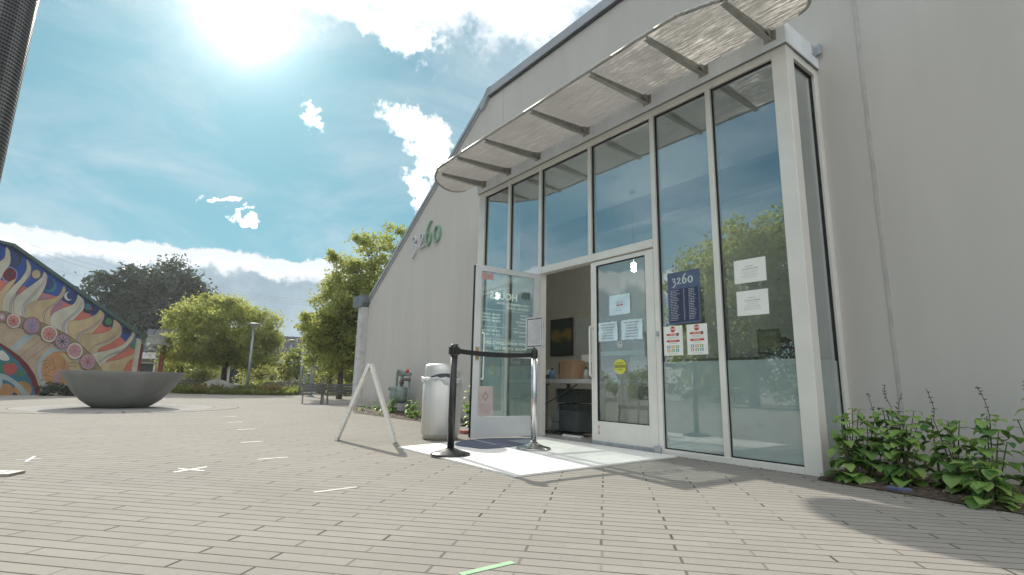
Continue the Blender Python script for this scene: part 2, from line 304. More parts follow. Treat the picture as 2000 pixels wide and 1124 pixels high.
class MB:
    def __init__(s): s.v = []; s.f = []; s.mi = []; s.sm = []
    def add(s, vs, fs, mi=0, smooth=False):
        b = len(s.v); s.v += [tuple(v) for v in vs]; s.f += [tuple(b + i for i in f) for f in fs]
        s.mi += [mi] * len(fs); s.sm += [smooth] * len(fs); return s
    def box(s, x0, x1, y0, y1, z0, z1, mi=0, bev=0.):
        if bev and min(x1 - x0, y1 - y0, z1 - z0) > 2.2 * bev:
            bm = bmesh.new(); bmesh.ops.create_cube(bm, size=1)
            for v in bm.verts: v.co = Vector(((x0 + x1) / 2 + v.co.x * (x1 - x0), (y0 + y1) / 2 + v.co.y * (y1 - y0), (z0 + z1) / 2 + v.co.z * (z1 - z0)))
            bmesh.ops.bevel(bm, geom=bm.edges[:], offset=bev, segments=2, profile=.5, affect='EDGES')
            bm.verts.index_update()
            s.add([v.co for v in bm.verts], [[v.index for v in f.verts] for f in bm.faces], mi); bm.free(); return s
        vs = [(x, y, z) for z in (z0, z1) for y in (y0, y1) for x in (x0, x1)]
        return s.add(vs, [(0, 2, 3, 1), (4, 5, 7, 6), (0, 1, 5, 4), (2, 6, 7, 3), (0, 4, 6, 2), (1, 3, 7, 5)], mi)
    def obox(s, c, ax, ay, az_, hx, hy, hz, mi=0):
        c = Vector(c); ax = Vector(ax).normalized(); ay = Vector(ay).normalized(); az_ = Vector(az_).normalized()
        vs = [c + ax * (i * hx) + ay * (j * hy) + az_ * (k * hz) for k in (-1, 1) for j in (-1, 1) for i in (-1, 1)]
        return s.add(vs, [(0, 2, 3, 1), (4, 5, 7, 6), (0, 1, 5, 4), (2, 6, 7, 3), (0, 4, 6, 2), (1, 3, 7, 5)], mi)
    def beam(s, a, b, wx, wz, mi=0, up=(0, 0, 1)):
        a, b = Vector(a), Vector(b); d = (b - a); L = d.length; d.normalize(); sd_ = d.cross(Vector(up))
        if sd_.length < 1e-4: sd_ = d.cross(Vector((0, 1, 0)))
        sd_.normalize(); u = sd_.cross(d)
        return s.obox((a + b) / 2, d, sd_, u, L / 2, wx / 2, wz / 2, mi)
    def tube(s, pts, r, n=10, mi=0, caps=True):
        pts = [Vector(p) for p in pts]; rs = r if isinstance(r, (list, tuple)) else [r] * len(pts)
        vs = []; prev = None
        for i, p in enumerate(pts):
            d = (pts[min(i + 1, len(pts) - 1)] - pts[max(i - 1, 0)]).normalized()
            if prev is None: a = d.orthogonal().normalized()
            else:
                a = prev - d * prev.dot(d); a = a.normalized() if a.length > 1e-5 else d.orthogonal().normalized()
            prev = a; b = d.cross(a)
            for k in range(n):
                t = 2 * math.pi * k / n; vs.append(p + (a * math.cos(t) + b * math.sin(t)) * rs[i])
        fs = [(i * n + k, i * n + (k + 1) % n, (i + 1) * n + (k + 1) % n, (i + 1) * n + k) for i in range(len(pts) - 1) for k in range(n)]
        s.add(vs, fs, mi, True)
        if caps: s.add(vs[:n], [tuple(range(n - 1, -1, -1))], mi); s.add(vs[-n:], [tuple(range(n))], mi)
        return s
    def lathe(s, prof, c=(0, 0, 0), n=32, mi=0, sx=1, sy=1, capb=True, capt=True, arc=None):
        vs = []; cx_, cy_, cz_ = c
        for r_, z in prof:
            for k in range(n):
                t = 2 * math.pi * k / n; vs.append((cx_ + r_ * math.cos(t) * sx, cy_ + r_ * math.sin(t) * sy, cz_ + z))
        fs = [(i * n + k, i * n + (k + 1) % n, (i + 1) * n + (k + 1) % n, (i + 1) * n + k) for i in range(len(prof) - 1) for k in range(n)]
        s.add(vs, fs, mi, True)
        if capb: s.add(vs[:n], [tuple(range(n - 1, -1, -1))], mi)
        if capt: s.add(vs[-n:], [tuple(range(n))], mi)
        return s
    def prism(s, poly, fn, t0, t1, mi=0, sides=True, mis=None):
        """extrude a 2-D polygon; fn(u, v, t) gives the 3-D point"""
        n = len(poly); A = [fn(p[0], p[1], t0) for p in poly]; B = [fn(p[0], p[1], t1) for p in poly]
        tris = tessellate_polygon([[Vector((p[0], p[1], 0)) for p in poly]])
        fs = [tuple(t) for t in tris] + [tuple(n + i for i in reversed(t)) for t in tris]
        s.add(A + B, fs, mi)
        if sides: s.add(A + B, [(i, (i + 1) % n, n + (i + 1) % n, n + i) for i in range(n)], mi if mis is None else mis)
        return s
    def build(s, name, mats, parent=None, smooth=None, world=True, **props):
        me = bpy.data.meshes.new(name)
        off = parent_origin(parent) if (parent and world) else Vector((0, 0, 0))
        me.from_pydata([tuple(Vector(v) - off) for v in s.v], [], s.f)
        if not isinstance(mats, (list, tuple)): mats = [mats]
        for m in mats: me.materials.append(m)
        me.polygons.foreach_set('material_index', s.mi); me.polygons.foreach_set('use_smooth', s.sm)
        bm = bmesh.new(); bm.from_mesh(me); bmesh.ops.remove_doubles(bm, verts=bm.verts, dist=1e-5)
        bmesh.ops.recalc_face_normals(bm, faces=bm.faces); bm.to_mesh(me); bm.free(); me.update()
        o = bpy.data.objects.new(name, me); COL.objects.link(o)
        if parent: o.parent = parent
        for k, v in props.items(): o[k] = v
        return o

def parent_origin(p):
    o = Vector((0, 0, 0))
    while p is not None: o += p.location; p = p.parent
    return o

def thing(name, loc, label, cat, group=None):
    o = bpy.data.objects.new(name, None); o.empty_display_size = .2; COL.objects.link(o); o.location = loc
    o['label'] = label; o['category'] = cat
    if group: o['group'] = group
    return o

def solo(mb, name, mats, loc, label, cat, group=None):
    """a thing that is a single mesh, origin moved to its base"""
    o = mb.build(name, mats)
    o.data.transform(Matrix.Translation(-Vector(loc))); o.location = loc
    o['label'] = label; o['category'] = cat
    if group: o['group'] = group
    return o

def text_verts(string, size, align='CENTER', extrude=.0006, bold=0.):
    cu = bpy.data.curves.new('t', 'FONT'); cu.body = string; cu.size = size; cu.align_x = align; cu.align_y = 'CENTER'
    cu.extrude = extrude; cu.offset = bold; cu.resolution_u = 2
    ob = bpy.data.objects.new('t', cu); COL.objects.link(ob)
    dg = bpy.context.evaluated_depsgraph_get(); me = bpy.data.meshes.new_from_object(ob.evaluated_get(dg))
    vs = [v.co.copy() for v in me.vertices]; fs = [tuple(p.vertices) for p in me.polygons]
    bpy.data.objects.remove(ob); bpy.data.curves.remove(cu); bpy.data.meshes.remove(me)
    return vs, fs

def text(mb, string, size, origin, ax, ay, mi=0, align='CENTER', extrude=.0006, bold=0.):
    vs, fs = text_verts(string, size, align, extrude, bold); ax = Vector(ax); ay = Vector(ay); an = ax.cross(ay); o = Vector(origin)
    mb.add([o + ax * v.x + ay * v.y + an * v.z for v in vs], fs, mi)

# ------------------------------------------------------------------ common materials
M_wall = mat('wall_paint', (.535, .51, .478), .85, var=.04, scale=1.3, bump=.12, bscale=45, spec=.2, dirt=((.44, .42, .39), .42), stretch=(1.6, 1.6, .22), splash=(.36, .33, .28))
M_trim = mat('roof_trim', (.33, .37, .375), .45, .1, var=.12, scale=3)
M_trim2 = mat('parapet_trim', (.40, .40, .43), .45, .2, var=.08, scale=3, dirt=((.28, .28, .29), .4))
M_roof = mat('roof_metal', (.16, .18, .19), .9, .1, spec=.2)
M_alum = mat('aluminium', (.76, .74, .69), .42, .15, var=.05, scale=2.5, dirt=((.5, .49, .46), .25))
M_alum_d = mat('open_door_paint', (.66, .68, .69), .42, .1, var=.05, scale=3)
M_galv = mat('galvanised', (.46, .49, .52), .42, .6, var=.18, scale=9, dirt=((.33, .32, .31), .45), stretch=(1, 1, .4))
M_arm = mat('canopy_steel', (.36, .355, .33), .5, .45, var=.15, scale=7)
M_black = mat('black_plastic', (.018, .019, .02), .42, 0, var=.2, scale=20)
M_rubber = mat('black_rubber', (.012, .012, .012), .7)
M_steel = mat('stainless', (.60, .595, .575), .50, .65, var=.05, scale=3, stretch=(7, 7, .08), dirt=((.52, .50, .46), .2))
M_glass = glass_mat('storefront_glass', tint=(.68, .76, .77), base=.29, gain=1.0, power=3.2)
M_glassdoor = glass_mat('door_glass', tint=(.82, .89, .87), base=.14, gain=.8)
M_clear = glass_mat('clear_plastic', tint=(.93, .94, .94), base=.05, gain=.5, power=4)
M_film = film_mat('frosted_film', (.34, .44, .42), .95, .15, gloss=.20)
M_paper = mat('paper', (.80, .81, .77), .8, var=.02)
M_ink = mat('ink', (.06, .06, .07), .7)
M_grey_ink = mat('grey_ink', (.38, .38, .38), .7)
M_red = mat('sign_red', (.55, .05, .03), .5, var=.05)
M_white = mat('white_paint', (.76, .76, .74), .5, var=.05, scale=8)
M_soil = mat('soil', (.075, .055, .042), .95, var=.55, scale=28, bump=.9, bscale=70)

# ------------------------------------------------------------------ ground
def sheet(name, poly, z, m, **pr):
    mb = MB(); mb.prism(poly, lambda u, v, t: Vector((u, v, t)), z, z - .002, sides=True)
    o = mb.build(name, m); o['kind'] = 'structure'
    for k, v in pr.items(): o[k] = v
    return o
M_pave = paving_mat()
mb = MB(); mb.add([(-240, -160, 0), (60, -160, 0), (60, 160, 0), (-240, 160, 0)], [(0, 1, 2, 3)])
o = mb.build('ground', M_pave); o['kind'] = 'structure'

BX, BY = -14.0, .20     # the big bowl
def ring_mat():
    m = bpy.data.materials.new("ring_paving"); m.use_nodes = True; t = NT(m.node_tree); p = t.n['Principled BSDF']
    geo = t.node('ShaderNodeNewGeometry'); sp = t.node('ShaderNodeSeparateXYZ'); t.l.new(geo.outputs['Position'], sp.inputs[0])
    x = t.m('SUBTRACT', sp.outputs[0], BX); y = t.m('SUBTRACT', sp.outputs[1], BY)
    r = t.m('SQRT', t.m('ADD', t.m('MULTIPLY', x, x), t.m('MULTIPLY', y, y))); a = t.m('ARCTAN2', y, x)
    s = t.m('MULTIPLY', t.m('ADD', a, 4.), 36 / (2 * math.pi)); f = t.m('SUBTRACT', s, t.m('FLOOR', s))
    d = t.m('MULTIPLY', t.m('MINIMUM', f, t.m('SUBTRACT', 1., f)), .42)
    outer = t.m('GREATER_THAN', r, 1.75)
    j = t.m('MULTIPLY', t.ramp(d, .014, .035, 1, 0), outer)
    ring = t.m('MAXIMUM', t.ramp(t.m('ABSOLUTE', t.m('SUBTRACT', r, 1.75)), .004, .014, 1, 0), t.ramp(t.m('ABSOLUTE', t.m('SUBTRACT', r, 2.24)), .004, .014, 1, 0))
    j = t.m('MAXIMUM', j, ring)
    c = t.mix(outer, (.265, .265, .257), (.250, .240, .222))
    c = t.mix(t.ramp(t.noise(geo.outputs['Position'], 5, 5), .3, .7, 0, .4), c, (.29, .28, .26))
    c = t.mix(t.m('MULTIPLY', j, .85), c, (.06, .055, .05)); t.put(p.inputs['Base Color'], c); p.inputs['Roughness'].default_value = .95; p.inputs['Specular IOR Level'].default_value = .1
    return m
circ = [(BX + 2.26 * math.cos(2 * math.pi * k / 96), BY + 2.26 * math.sin(2 * math.pi * k / 96)) for k in range(96)]
sheet('paving_ring', circ, .004, ring_mat())

def soil_strip(name, x0, x1, yf, y1, seed):
    """bumpy bed between the paving edge yf(x) and the wall"""
    rnd = random.Random(seed); mb = MB(); nx = int((x1 - x0) / .05); ny = 14; vs = []
    for i in range(nx + 1):
        x = x0 + (x1 - x0) * i / nx; ya = yf(x)
        for j in range(ny + 1):
            f = j / ny; z = .006 + .035 * min(1, f * 4) + rnd.uniform(-.008, .010) * (1 if 0 < j < ny else 0)
            vs.append((x, ya + (y1 - ya) * f, z))
    fs = [(i * (ny + 1) + j, (i + 1) * (ny + 1) + j, (i + 1) * (ny + 1) + j + 1, i * (ny + 1) + j + 1) for i in range(nx) for j in range(ny)]
    mb.add(vs, fs, 0, True)
    for _ in range(int((x1 - x0) * 150)):
        x = rnd.uniform(x0, x1); y = yf(x) + rnd.random() ** 1.5 * (y1 - yf(x)) + .01; r_ = rnd.uniform(.004, .014); z = .04
        k = [Vector((x + rnd.uniform(-1, 1) * r_ * 1.4, y + rnd.uniform(-1, 1) * r_ * 1.4, z + rnd.uniform(-.4, 1) * r_)) for _ in range(4)]
        mb.add(k, [(0, 1, 2), (0, 2, 3), (0, 3, 1), (1, 3, 2)], 1 if rnd.random() < .6 else 2)
    o = mb.build(name, [M_soil, mat('bark_chip', (.16, .11, .075), .9), mat('pebble', (.30, .28, .25), .8)]); o['kind'] = 'structure'
soil_strip('planting_bed_soil', -12.6, -6.9, lambda x: 4.05 + max(0, -10.7 - x) * .34 + max(0, x + 10.7) * .05, 5.0, 1)
soil_strip('planting_bed_soil', -1.79, .9, lambda x: 4.20 - (x + 1.7) * .14, 5.0, 2)

# ------------------------------------------------------------------ clinic building
YS, YW = 4.375, 5.01
XL, XR = -6.70, -1.814
ZT = 3.676
B = thing('clinic_building', (-4.3, 5.0, 0), 'grey stucco clinic with tall glass entrance, ribbed canopy and house number 3260', 'building')
# gable wall with the opening for the glazed entrance; outline in (x, z)
KX, KZ, EX, EZ = -7.43, 6.05, -12.72, 2.66
out = [(EX, -.2), (XL + .03, -.2), (XL + .03, 3.8), (XR - .03, 3.8), (XR - .03, -.2), (9, -.2), (9, 6.05), (KX, KZ), (EX, EZ)]
mb = MB(); mb.prism(out, lambda u, v, t: Vector((u, t, v)), YW, YW + .2)
gw = mb.build('wall', M_wall, B)
# vertical joints in the stucco
for a_, b_, z_ in ((-1.463, -1.437, .04), (-6.985, -6.970, 3.9)):
    mj = MB(); mj.box(a_, b_, YW - .006, YW - .0005, z_, 6.04); mj.build('wall_joint', mat('wall_joint', (.46, .44, .43), .8), gw)
ms = MB(); ms.box(EX + .005, EX + .2, YW + .201, 16, -.2, EZ - .03); ms.build('side_wall', M_wall, B)
# roof shell
oi = [(EX - .1, EZ - .02), (KX, KZ + .06), (9.2, KZ + .06), (9.2, KZ - .08), (KX + .04, KZ - .08), (EX - .02, EZ - .16)]
mb = MB(); mb.prism(oi, lambda u, v, t: Vector((u, t, v)), YW + .21, 16.2); mb.build('roof', M_roof, B)
# trim running up the slope and along the parapet, each in two stepped courses
sl_d = Vector((KX - EX, 0, KZ - EZ)).normalized(); sl_n = Vector((-sl_d.z, 0, sl_d.x))
mb = MB()
for off, th, y0, y1, mi in ((.055, .07, YW - .05, YW + .21, 0), (-.012, .05, YW - .028, YW + .0, 1)):
    a = Vector((EX, 0, EZ)) + sl_n * off; b = Vector((KX, 0, KZ)) + sl_n * off
    mb.prism([(-.02, -th / 2), ((b - a).length - .02, -th / 2), ((b - a).length + .02, th / 2), (-.02, th / 2)],
             lambda u, v, t, a=a: Vector((a.x, t, a.z)) + sl_d * u + sl_n * v, y0, y1, mi)
mb.build('slope_trim', [M_trim, M_trim2], B)
mb = MB(); mb.box(KX - .03, 9.1, YW - .06, YW + .3, KZ - .045, KZ + .11, 0); mb.box(KX + .03, 9.1, YW - .035, YW, KZ - .075, KZ - .0455, 1)
mb.prism([(KX - .25, KZ - .17), (KX - .02, KZ + .12), (KX + .1, KZ + .12), (KX + .02, KZ - .05), (KX - .18, KZ - .25)], lambda u, v, t: Vector((u, t, v)), YW - .066, YW + .3, 2)
mb.build('parapet_trim', [M_trim2, M_ink, M_trim], B)
# downspout with rain box at the low corner
mb = MB(); mb.box(EX - .30, EX - .02, YW - .16, YW + .1, .0, EZ - .08, 0, .012)
for z in (.6, 1.75): mb.box(EX - .31, EX + .03, YW - .17, YW - .13, z, z + .03, 0)
sp_ = mb.build('downspout', mat('downspout_paint', (.50, .50, .50), .6, dirt=((.3, .25, .22), .4)), B)
mb = MB(); mb.prism([(EX - .62, EZ - .06), (EX - .62, EZ + .17), (EX - .36, EZ + .19), (EX + .08, EZ + .17), (EX + .08, EZ - .02), (EX - .02, EZ - .13), (EX - .45, EZ - .13)],
                    lambda u, v, t: Vector((u, t, v)), YW - .20, YW + .14); mb.build('rain_box', mat('rain_box_slate', (.12, .15, .16), .5), B)

# --- house number 3260 in old-style figures
GL = {'3': [(.06, .84), (.28, 1.0), (.52, .86), (.48, .64), (.24, .5), (.54, .38), (.62, .08), (.46, -.24), (.10, -.46)],
      '2': [(.05, .72), (.24, .99), (.50, .88), (.50, .62), (.28, .32), (.04, .04), (.34, .05), (.58, .02), (.66, .16)],
      '6': [(.70, 1.56), (.36, 1.26), (.13, .84), (.08, .40), (.20, .06), (.42, .0), (.62, .2), (.66, .5), (.54, .78), (.32, .84), (.15, .62)],
      '0': [(.42 + .36 * math.cos(R(a)), .5 + .5 * math.sin(R(a))) for a in range(90, 451, 30)]}
def figure(mb, ch, x, z, s, y0, y1, wid, mi=0):
    P = catmull([(p[0], p[1], 0) for p in GL[ch]], 6); n = len(P)
    L_, R_ = [], []
    for i, p in enumerate(P):
        d = (P[min(i + 1, n - 1)] - P[max(i - 1, 0)])
        if d.length < 1e-6: d = Vector((1, 0, 0))
        d.normalize(); q = Vector((-d.y, d.x, 0))
        wdt = wid * (.45 + .75 * abs(d.y)) / 2
        L_.append(p + q * wdt); R_.append(p - q * wdt)
    f = lambda p, y: Vector((x + p.x * s, y, z + p.y * s))
    for i in range(n - 1):
        quad = [L_[i], L_[i + 1], R_[i + 1], R_[i]]
        vs = [f(p, y0) for p in quad] + [f(p, y1) for p in quad]
        fs = [(0, 1, 2, 3), (7, 6, 5, 4), (0, 4, 5, 1), (2, 6, 7, 3)]
        if i == 0: fs.append((0, 3, 7, 4))
        if i == n - 2: fs.append((1, 5, 6, 2))
        mb.add(vs, fs, mi)
M_numw = mat('number_white', (.56, .56, .60), .4, .1); M_numg = mat('number_green', (.24, .38, .27), .4, .1)
for ch, x, m_ in (('3', -10.33, M_numw), ('2', -9.98, M_numw), ('6', -9.70, M_numg), ('0', -9.34, M_numg)):
    mb = MB(); figure(mb, ch, x, 3.535, .335, YW - .055, YW - .002, .12)
    mb.build('house_number_digit', m_, B, label={'3': 'lilac white numeral 3', '2': 'lilac white numeral 2', '6': 'green numeral 6', '0': 'green numeral 0'}[ch])

# --- glazed entrance: frame
MW = .055
DZ0, DZ1 = 2.11, 2.20
bars = MB(); y0, y1 = YS, YS + .11
bars.box(XL, -6.53, y0, y1, 0, ZT, 0, .004)                         # left jamb
mull = [(-5.86, .0), (-5.15, .0), (-4.21, DZ1), (-3.26, 0.0), (-2.57, .0)]
for xr, zb in mull:
    bars.box(xr - MW, xr, y0 + .003, y1 - .002, zb + (.05 if zb == 0 and xr not in (-5.15, -3.26) else 0) + .0005, 3.60, 0, .003)
bars.box(XR - .136, XR, y0, y0 + .136, 0, ZT, 0, .004)               # corner post
bars.box(-6.53, XR - .136, y0 + .001, y1 - .001, 3.6005, ZT - .001, 0, .003)
bars.box(-5.15, -3.26 - MW, y0 - .012, y1 - .004, DZ0, DZ1, 0, .004)
bars.box(-6.53, -5.15 - MW, y0 + .001, y1 - .003, 0, .055, 0, .003)
bars.box(-3.26, XR - .136, y0 + .001, y1 - .003, 0, .055, 0, .003)
# right return
bars.box(XR - .10, XR - .004, YS + .137, YW - .07, 3.60, ZT - .001, 0, .003)
bars.box(XR - .10, XR - .004, YW - .07, YW + .02, 0, ZT - .001, 0, .003)
bars.box(XR - .10, XR - .004, YS + .137, YW - .07, 0, .055, 0, .003)
# left return
bars.box(XL + .004, XL + .10, YS + .111, YW + .02, 0, .055, 0); bars.box(XL + .004, XL + .10, YS + .111, YW + .02, 3.6, ZT - .002, 0)
fr = bars.build('window_frame', M_alum, B)
# dark gaskets round each pane
gk = MB()
panes = [(-6.53, -5.86 - MW, .055, 3.60), (-5.86, -5.15 - MW, .055, 3.60), (-5.15, -4.21 - MW, DZ1, 3.60), (-4.21, -3.26 - MW, DZ1, 3.60), (-3.26, -2.57 - MW, .055, 3.60), (-2.57, XR - .136, .055, 3.60)]
for a, b, c, d in panes:
    g = .009
    gk.box(a, a + g, YS + .028, YS + .06, c, d); gk.box(b - g, b, YS + .028, YS + .06, c, d)
    gk.box(a + g, b - g, YS + .028, YS + .06, c, c + g); gk.box(a + g, b - g, YS + .028, YS + .06, d - g * 1.6, d)
gk.build('gasket', M_rubber, fr)
for a, b, c, d in panes:
    mb = MB(); mb.box(a + .006, b - .006, YS + .040, YS + .048, c + .006, d - .006)
    mb.build('window_pane', M_glass, B)
mb = MB(); mb.box(XR - .050, XR - .042, YS + .137, YW - .07, .055, 3.60); mb.build('window_pane', M_glass, B)
mb = MB(); mb.box(XL + .042, XL + .050, YS + .111, YW + .0, .055, 3.60); mb.build('window_pane', M_glass, B)
gk = MB(); gk.box(XR - .05, XR - .030, YW - .085, YW - .071, .055, 3.6); gk.box(XR - .05, XR - .030, YS + .137, YW - .085, 3.586, 3.6); gk.build('gasket', M_rubber, fr)
# frosted film and the dark rail behind the low part of the fixed panes
for a, b in ((-6.53, -5.86 - MW), (-5.86, -5.15 - MW), (-3.26, -2.57 - MW), (-2.57, XR - .136)):
    mb = MB(); mb.box(a + .0095, b - .0095, YS + .036, YS + .038, .066, .90); mb.build('frosted_panel', M_film, B)
    mb = MB(); mb.box(a + .01, b - .01, YS + .054, YS + .09, .895, .925); mb.build('rail', mat('rail_grey', (.16, .18, .18), .5), B)
mb = MB(); mb.box(XR - .040, XR - .038, YS + .14, YW - .087, .056, .90); mb.build('frosted_panel', M_film, B)
mb = MB(); mb.box(XR - .09, XR - .057, YS + .14, YW - .072, .895, .925); mb.build('rail', MATS['rail_grey'], B)

# fascia box above the frame
mb = MB(); mb.box(XL - .02, XR + .02, YS - .035, YW - .002, ZT, 3.885, 0, .004)
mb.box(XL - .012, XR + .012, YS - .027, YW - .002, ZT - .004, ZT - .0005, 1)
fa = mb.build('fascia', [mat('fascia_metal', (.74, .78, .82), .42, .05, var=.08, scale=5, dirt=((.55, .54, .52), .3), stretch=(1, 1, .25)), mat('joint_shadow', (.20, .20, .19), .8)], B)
mb = MB(); mb.box(XR + .02, XR + .026, YW - .14, YW - .03, 3.78, 3.88); mb.box(XR + .026, XR + .07, YW - .06, YW - .03, 3.80, 3.90); mb.build('bracket', M_galv, fa)

# --- canopy: clear ribbed sheet on seven arms, rounded ends
ZC0, ZC1 = 3.775, 3.842
cxm = -4.355
half = [(0, 3.43), (1.85, 3.43), (2.15, 3.475), (2.42, 3.59), (2.62, 3.75), (2.77, 3.95), (2.84, 4.14), (2.80, 4.25), (2.70, 4.31), (2.45, 4.335), (0, 4.335)]
plan = [(cxm + a, b) for a, b in half] + [(cxm - a, b) for a, b in reversed(half[1:-1])]
plan = [(p.x, p.y) for p in catmull([(a, b, 0) for a, b in plan], 3, True)]
zc = lambda y: ZC0 + (ZC1 - ZC0) * (y - 3.43) / .94
Cn = MB()
# sheet subdivided in strips so it follows the slight slope
Cn.prism(plan, lambda u, v, t: Vector((u, v, zc(v) + t)), 0, .012, 0, False)
nt_ = len(Cn.f) // 2
for i in range(nt_, len(Cn.f)): Cn.mi[i] = 1
k0 = len(plan); Cn.f += [(i, (i + 1) % k0, k0 + (i + 1) % k0, k0 + i) for i in range(k0)]; Cn.mi += [1] * k0; Cn.sm += [False] * k0
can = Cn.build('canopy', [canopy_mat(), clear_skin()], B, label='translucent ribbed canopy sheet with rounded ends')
mb = MB()
for i in range(len(plan)):
    a = plan[i]; b = plan[(i + 1) % len(plan)]
    if a[1] > 4.3 and b[1] > 4.3: continue
    mb.tube([(a[0], a[1], zc(a[1]) + .006), (b[0], b[1], zc(b[1]) + .006)], .016, 8, 0)
mb.build('canopy_rim', M_arm, can)
for x in (-6.52, -5.86, -5.18, -4.24, -3.30, -2.60, -1.93):
    yo = 3.43 if abs(x - cxm) < 1.9 else 3.56
    mb = MB()
    # tapered I-shaped arm
    for side in (-1, 1):
        pass
    prof = [(yo + .01, zc(yo) - .003), (4.34, zc(4.34) - .003), (4.34, zc(4.34) - .085), (4.1, zc(4.1) - .082), (yo + .01, zc(yo) - .038)]
    mb.prism(prof, lambda u, v, t: Vector((t, u, v)), x - .006, x + .006)
    mb.prism([(yo + .01, zc(yo) - .038), (4.1, zc(4.1) - .082), (4.34, zc(4.34) - .085), (4.34, zc(4.34) - .092), (4.1, zc(4.1) - .089), (yo + .01, zc(yo) - .045)], lambda u, v, t: Vector((t, u, v)), x - .026, x + .026)
    mb.box(x - .055, x + .055, 4.334, 4.3395, 3.735, 3.855)
    mb.prism([(4.334, 3.74), (4.334, 3.84), (4.26, 3.83), (4.24, 3.79)], lambda u, v, t: Vector((t, u, v)), x + .02, x + .026)
    for zz in (3.765, 3.82): mb.tube([(x + .04, 4.334, zz), (x + .04, 4.322, zz)], .008, 6)
    mb.tube([(x, yo + .01, zc(yo) - .02), (x, yo + .01, zc(yo) + .03)], .007, 6)
    mb.build('canopy_arm', M_arm, can)

# --- entrance doors
def pull(mb, y, x, s):
    P = catmull([(x, y, .76), (x, y - s * .05, .765), (x, y - s * .065, .80), (x, y - s * .065, 1.05), (x, y - s * .065, 1.29), (x, y - s * .05, 1.325), (x, y, 1.33)], 4)
    mb.tube(P, .0115, 10)
dx0, dx1 = -4.235, -3.325
mb = MB(); ya, yb = YS + .012, YS + .057
mb.box(dx0, -4.15, ya, yb, .025, 2.10, 0, .004); mb.box(-3.435, dx1, ya, yb, .025, 2.10, 0, .004)
mb.box(-4.15, -3.435, ya, yb, .025, .262, 0, .004); mb.box(-4.15, -3.435, ya, yb, 2.05, 2.10, 0, .004)
mb.box(dx0 + .01, dx1 - .01, ya - .004, yb + .004, .012, .05, 1)
door = mb.build('door', [M_alum, M_galv], B, label='closed glass leaf with paper notices')
mb = MB(); mb.box(-4.148, -3.437, YS + .030, YS + .037, .264, 2.048); mb.build('door_glass', M_glassdoor, door)
mb = MB()
for a, b, c, d in ((-4.15, -4.142, .262, 2.05), (-3.443, -3.435, .262, 2.05), (-4.142, -3.443, .262, .27), (-4.142, -3.443, 2.042, 2.05)): mb.box(a, b, YS + .018, YS + .05, c, d)
mb.build('door_gasket', M_rubber, door)
mb = MB(); pull(mb, ya, -4.195, 1); mb.box(-4.225, -4.175, ya - .008, ya - .0005, 1.30, 1.42, 0, .003); mb.tube([(-4.2, ya - .008, 1.385), (-4.2, ya - .02, 1.385)], .016, 14); mb.build('door_handle', M_alum, door)
mb = MB(); mb.box(-4.15, -3.435, YS + .060, YS + .095, .985, 1.035, 0, .006); mb.build('panic_bar', M_alum_d, door)
mb = MB(); mb.box(-3.325 + .0, -3.26 - MW - .0005 + .055, YS + .02, YS + .10, 0.0, DZ0 - .0005, 0); 
# (jamb beside the closed leaf is the mullion itself, plus a narrow stop)
mb = MB(); mb.box(-3.324, -3.316, YS + .02, YS + .09, .02, DZ0 - .001); mb.build('door_stop', M_alum, B)
mb = MB(); mb.box(-3.292, -3.272, YS - .010, YS + .002, 1.16, 1.21); mb.box(-3.305, -3.262, YS - .018, YS - .010, 1.178, 1.190); mb.build('latch', M_galv, B)
mb = MB(); mb.box(-5.15, -3.315, YS - .01, YS + .12, .004, .016, 0); mb.build('threshold', M_galv, B)
mb = MB(); mb.box(-3.36, -3.28, YS - .03, YS + .0, .003, .075, 0, .012); mb.build('door_hinge', M_galv, B)

# open leaf, swung out about ninety degrees; built along its own axis
HG = Vector((-5.165, YS - .01, 0)); OD = (Vector((-5.225, 3.385, 0)) - Vector((-5.165, YS - .01, 0))).normalized(); ON = Vector((OD.y, -OD.x, 0))   # ON points to -X side or +X side
if ON.x > 0: ON = -ON
def dl(u, n, z): return HG + OD * u + ON * n + Vector((0, 0, z))
def dbox(mb, u0, u1, n0, n1, z0, z1, mi=0):
    c = dl((u0 + u1) / 2, (n0 + n1) / 2, (z0 + z1) / 2)
    mb.obox(c, OD, ON, (0, 0, 1), (u1 - u0) / 2, (n1 - n0) / 2, (z1 - z0) / 2, mi)
LW = .985
mb = MB(); dbox(mb, .0, .085, -.022, .022, .02, 2.10); dbox(mb, LW - .085, LW, -.022, .022, .02, 2.10)
dbox(mb, .085, LW - .085, -.0215, .0215, .02, .262); dbox(mb, .085, LW - .085, -.0215, .0215, 2.03, 2.0995)
dbox(mb, LW + .0005, LW + .004, -.021, .021, .03, 2.09, 1)
odoor = mb.build('door', [M_alum_d, M_rubber], B, label='glass leaf standing open with lettering seen from behind')
mb = MB(); dbox(mb, .086, LW - .086, -.004, .003, .263, 2.029); mb.build('door_glass', M_glassdoor, odoor)
mb = MB(); dbox(mb, .086, LW - .086, -.055, -.024, .975, 1.02); mb.build('panic_bar', M_alum_d, odoor)
mb = MB()
P = catmull([dl(LW - .05, .022, .76), dl(LW - .05, .075, .77), dl(LW - .05, .085, .81), dl(LW - .05, .085, 1.28), dl(LW - .05, .075, 1.32), dl(LW - .05, .022, 1.33)], 4); mb.tube(P, .011, 8)
P = catmull([dl(LW - .12, -.024, .70), dl(LW - .12, -.06, .71), dl(LW - .12, -.065, .75), dl(LW - .12, -.065, 1.2), dl(LW - .12, -.06, 1.25), dl(LW - .12, -.024, 1.26)], 4); mb.tube(P, .009, 8)
mb.build('door_handle', M_alum, odoor)
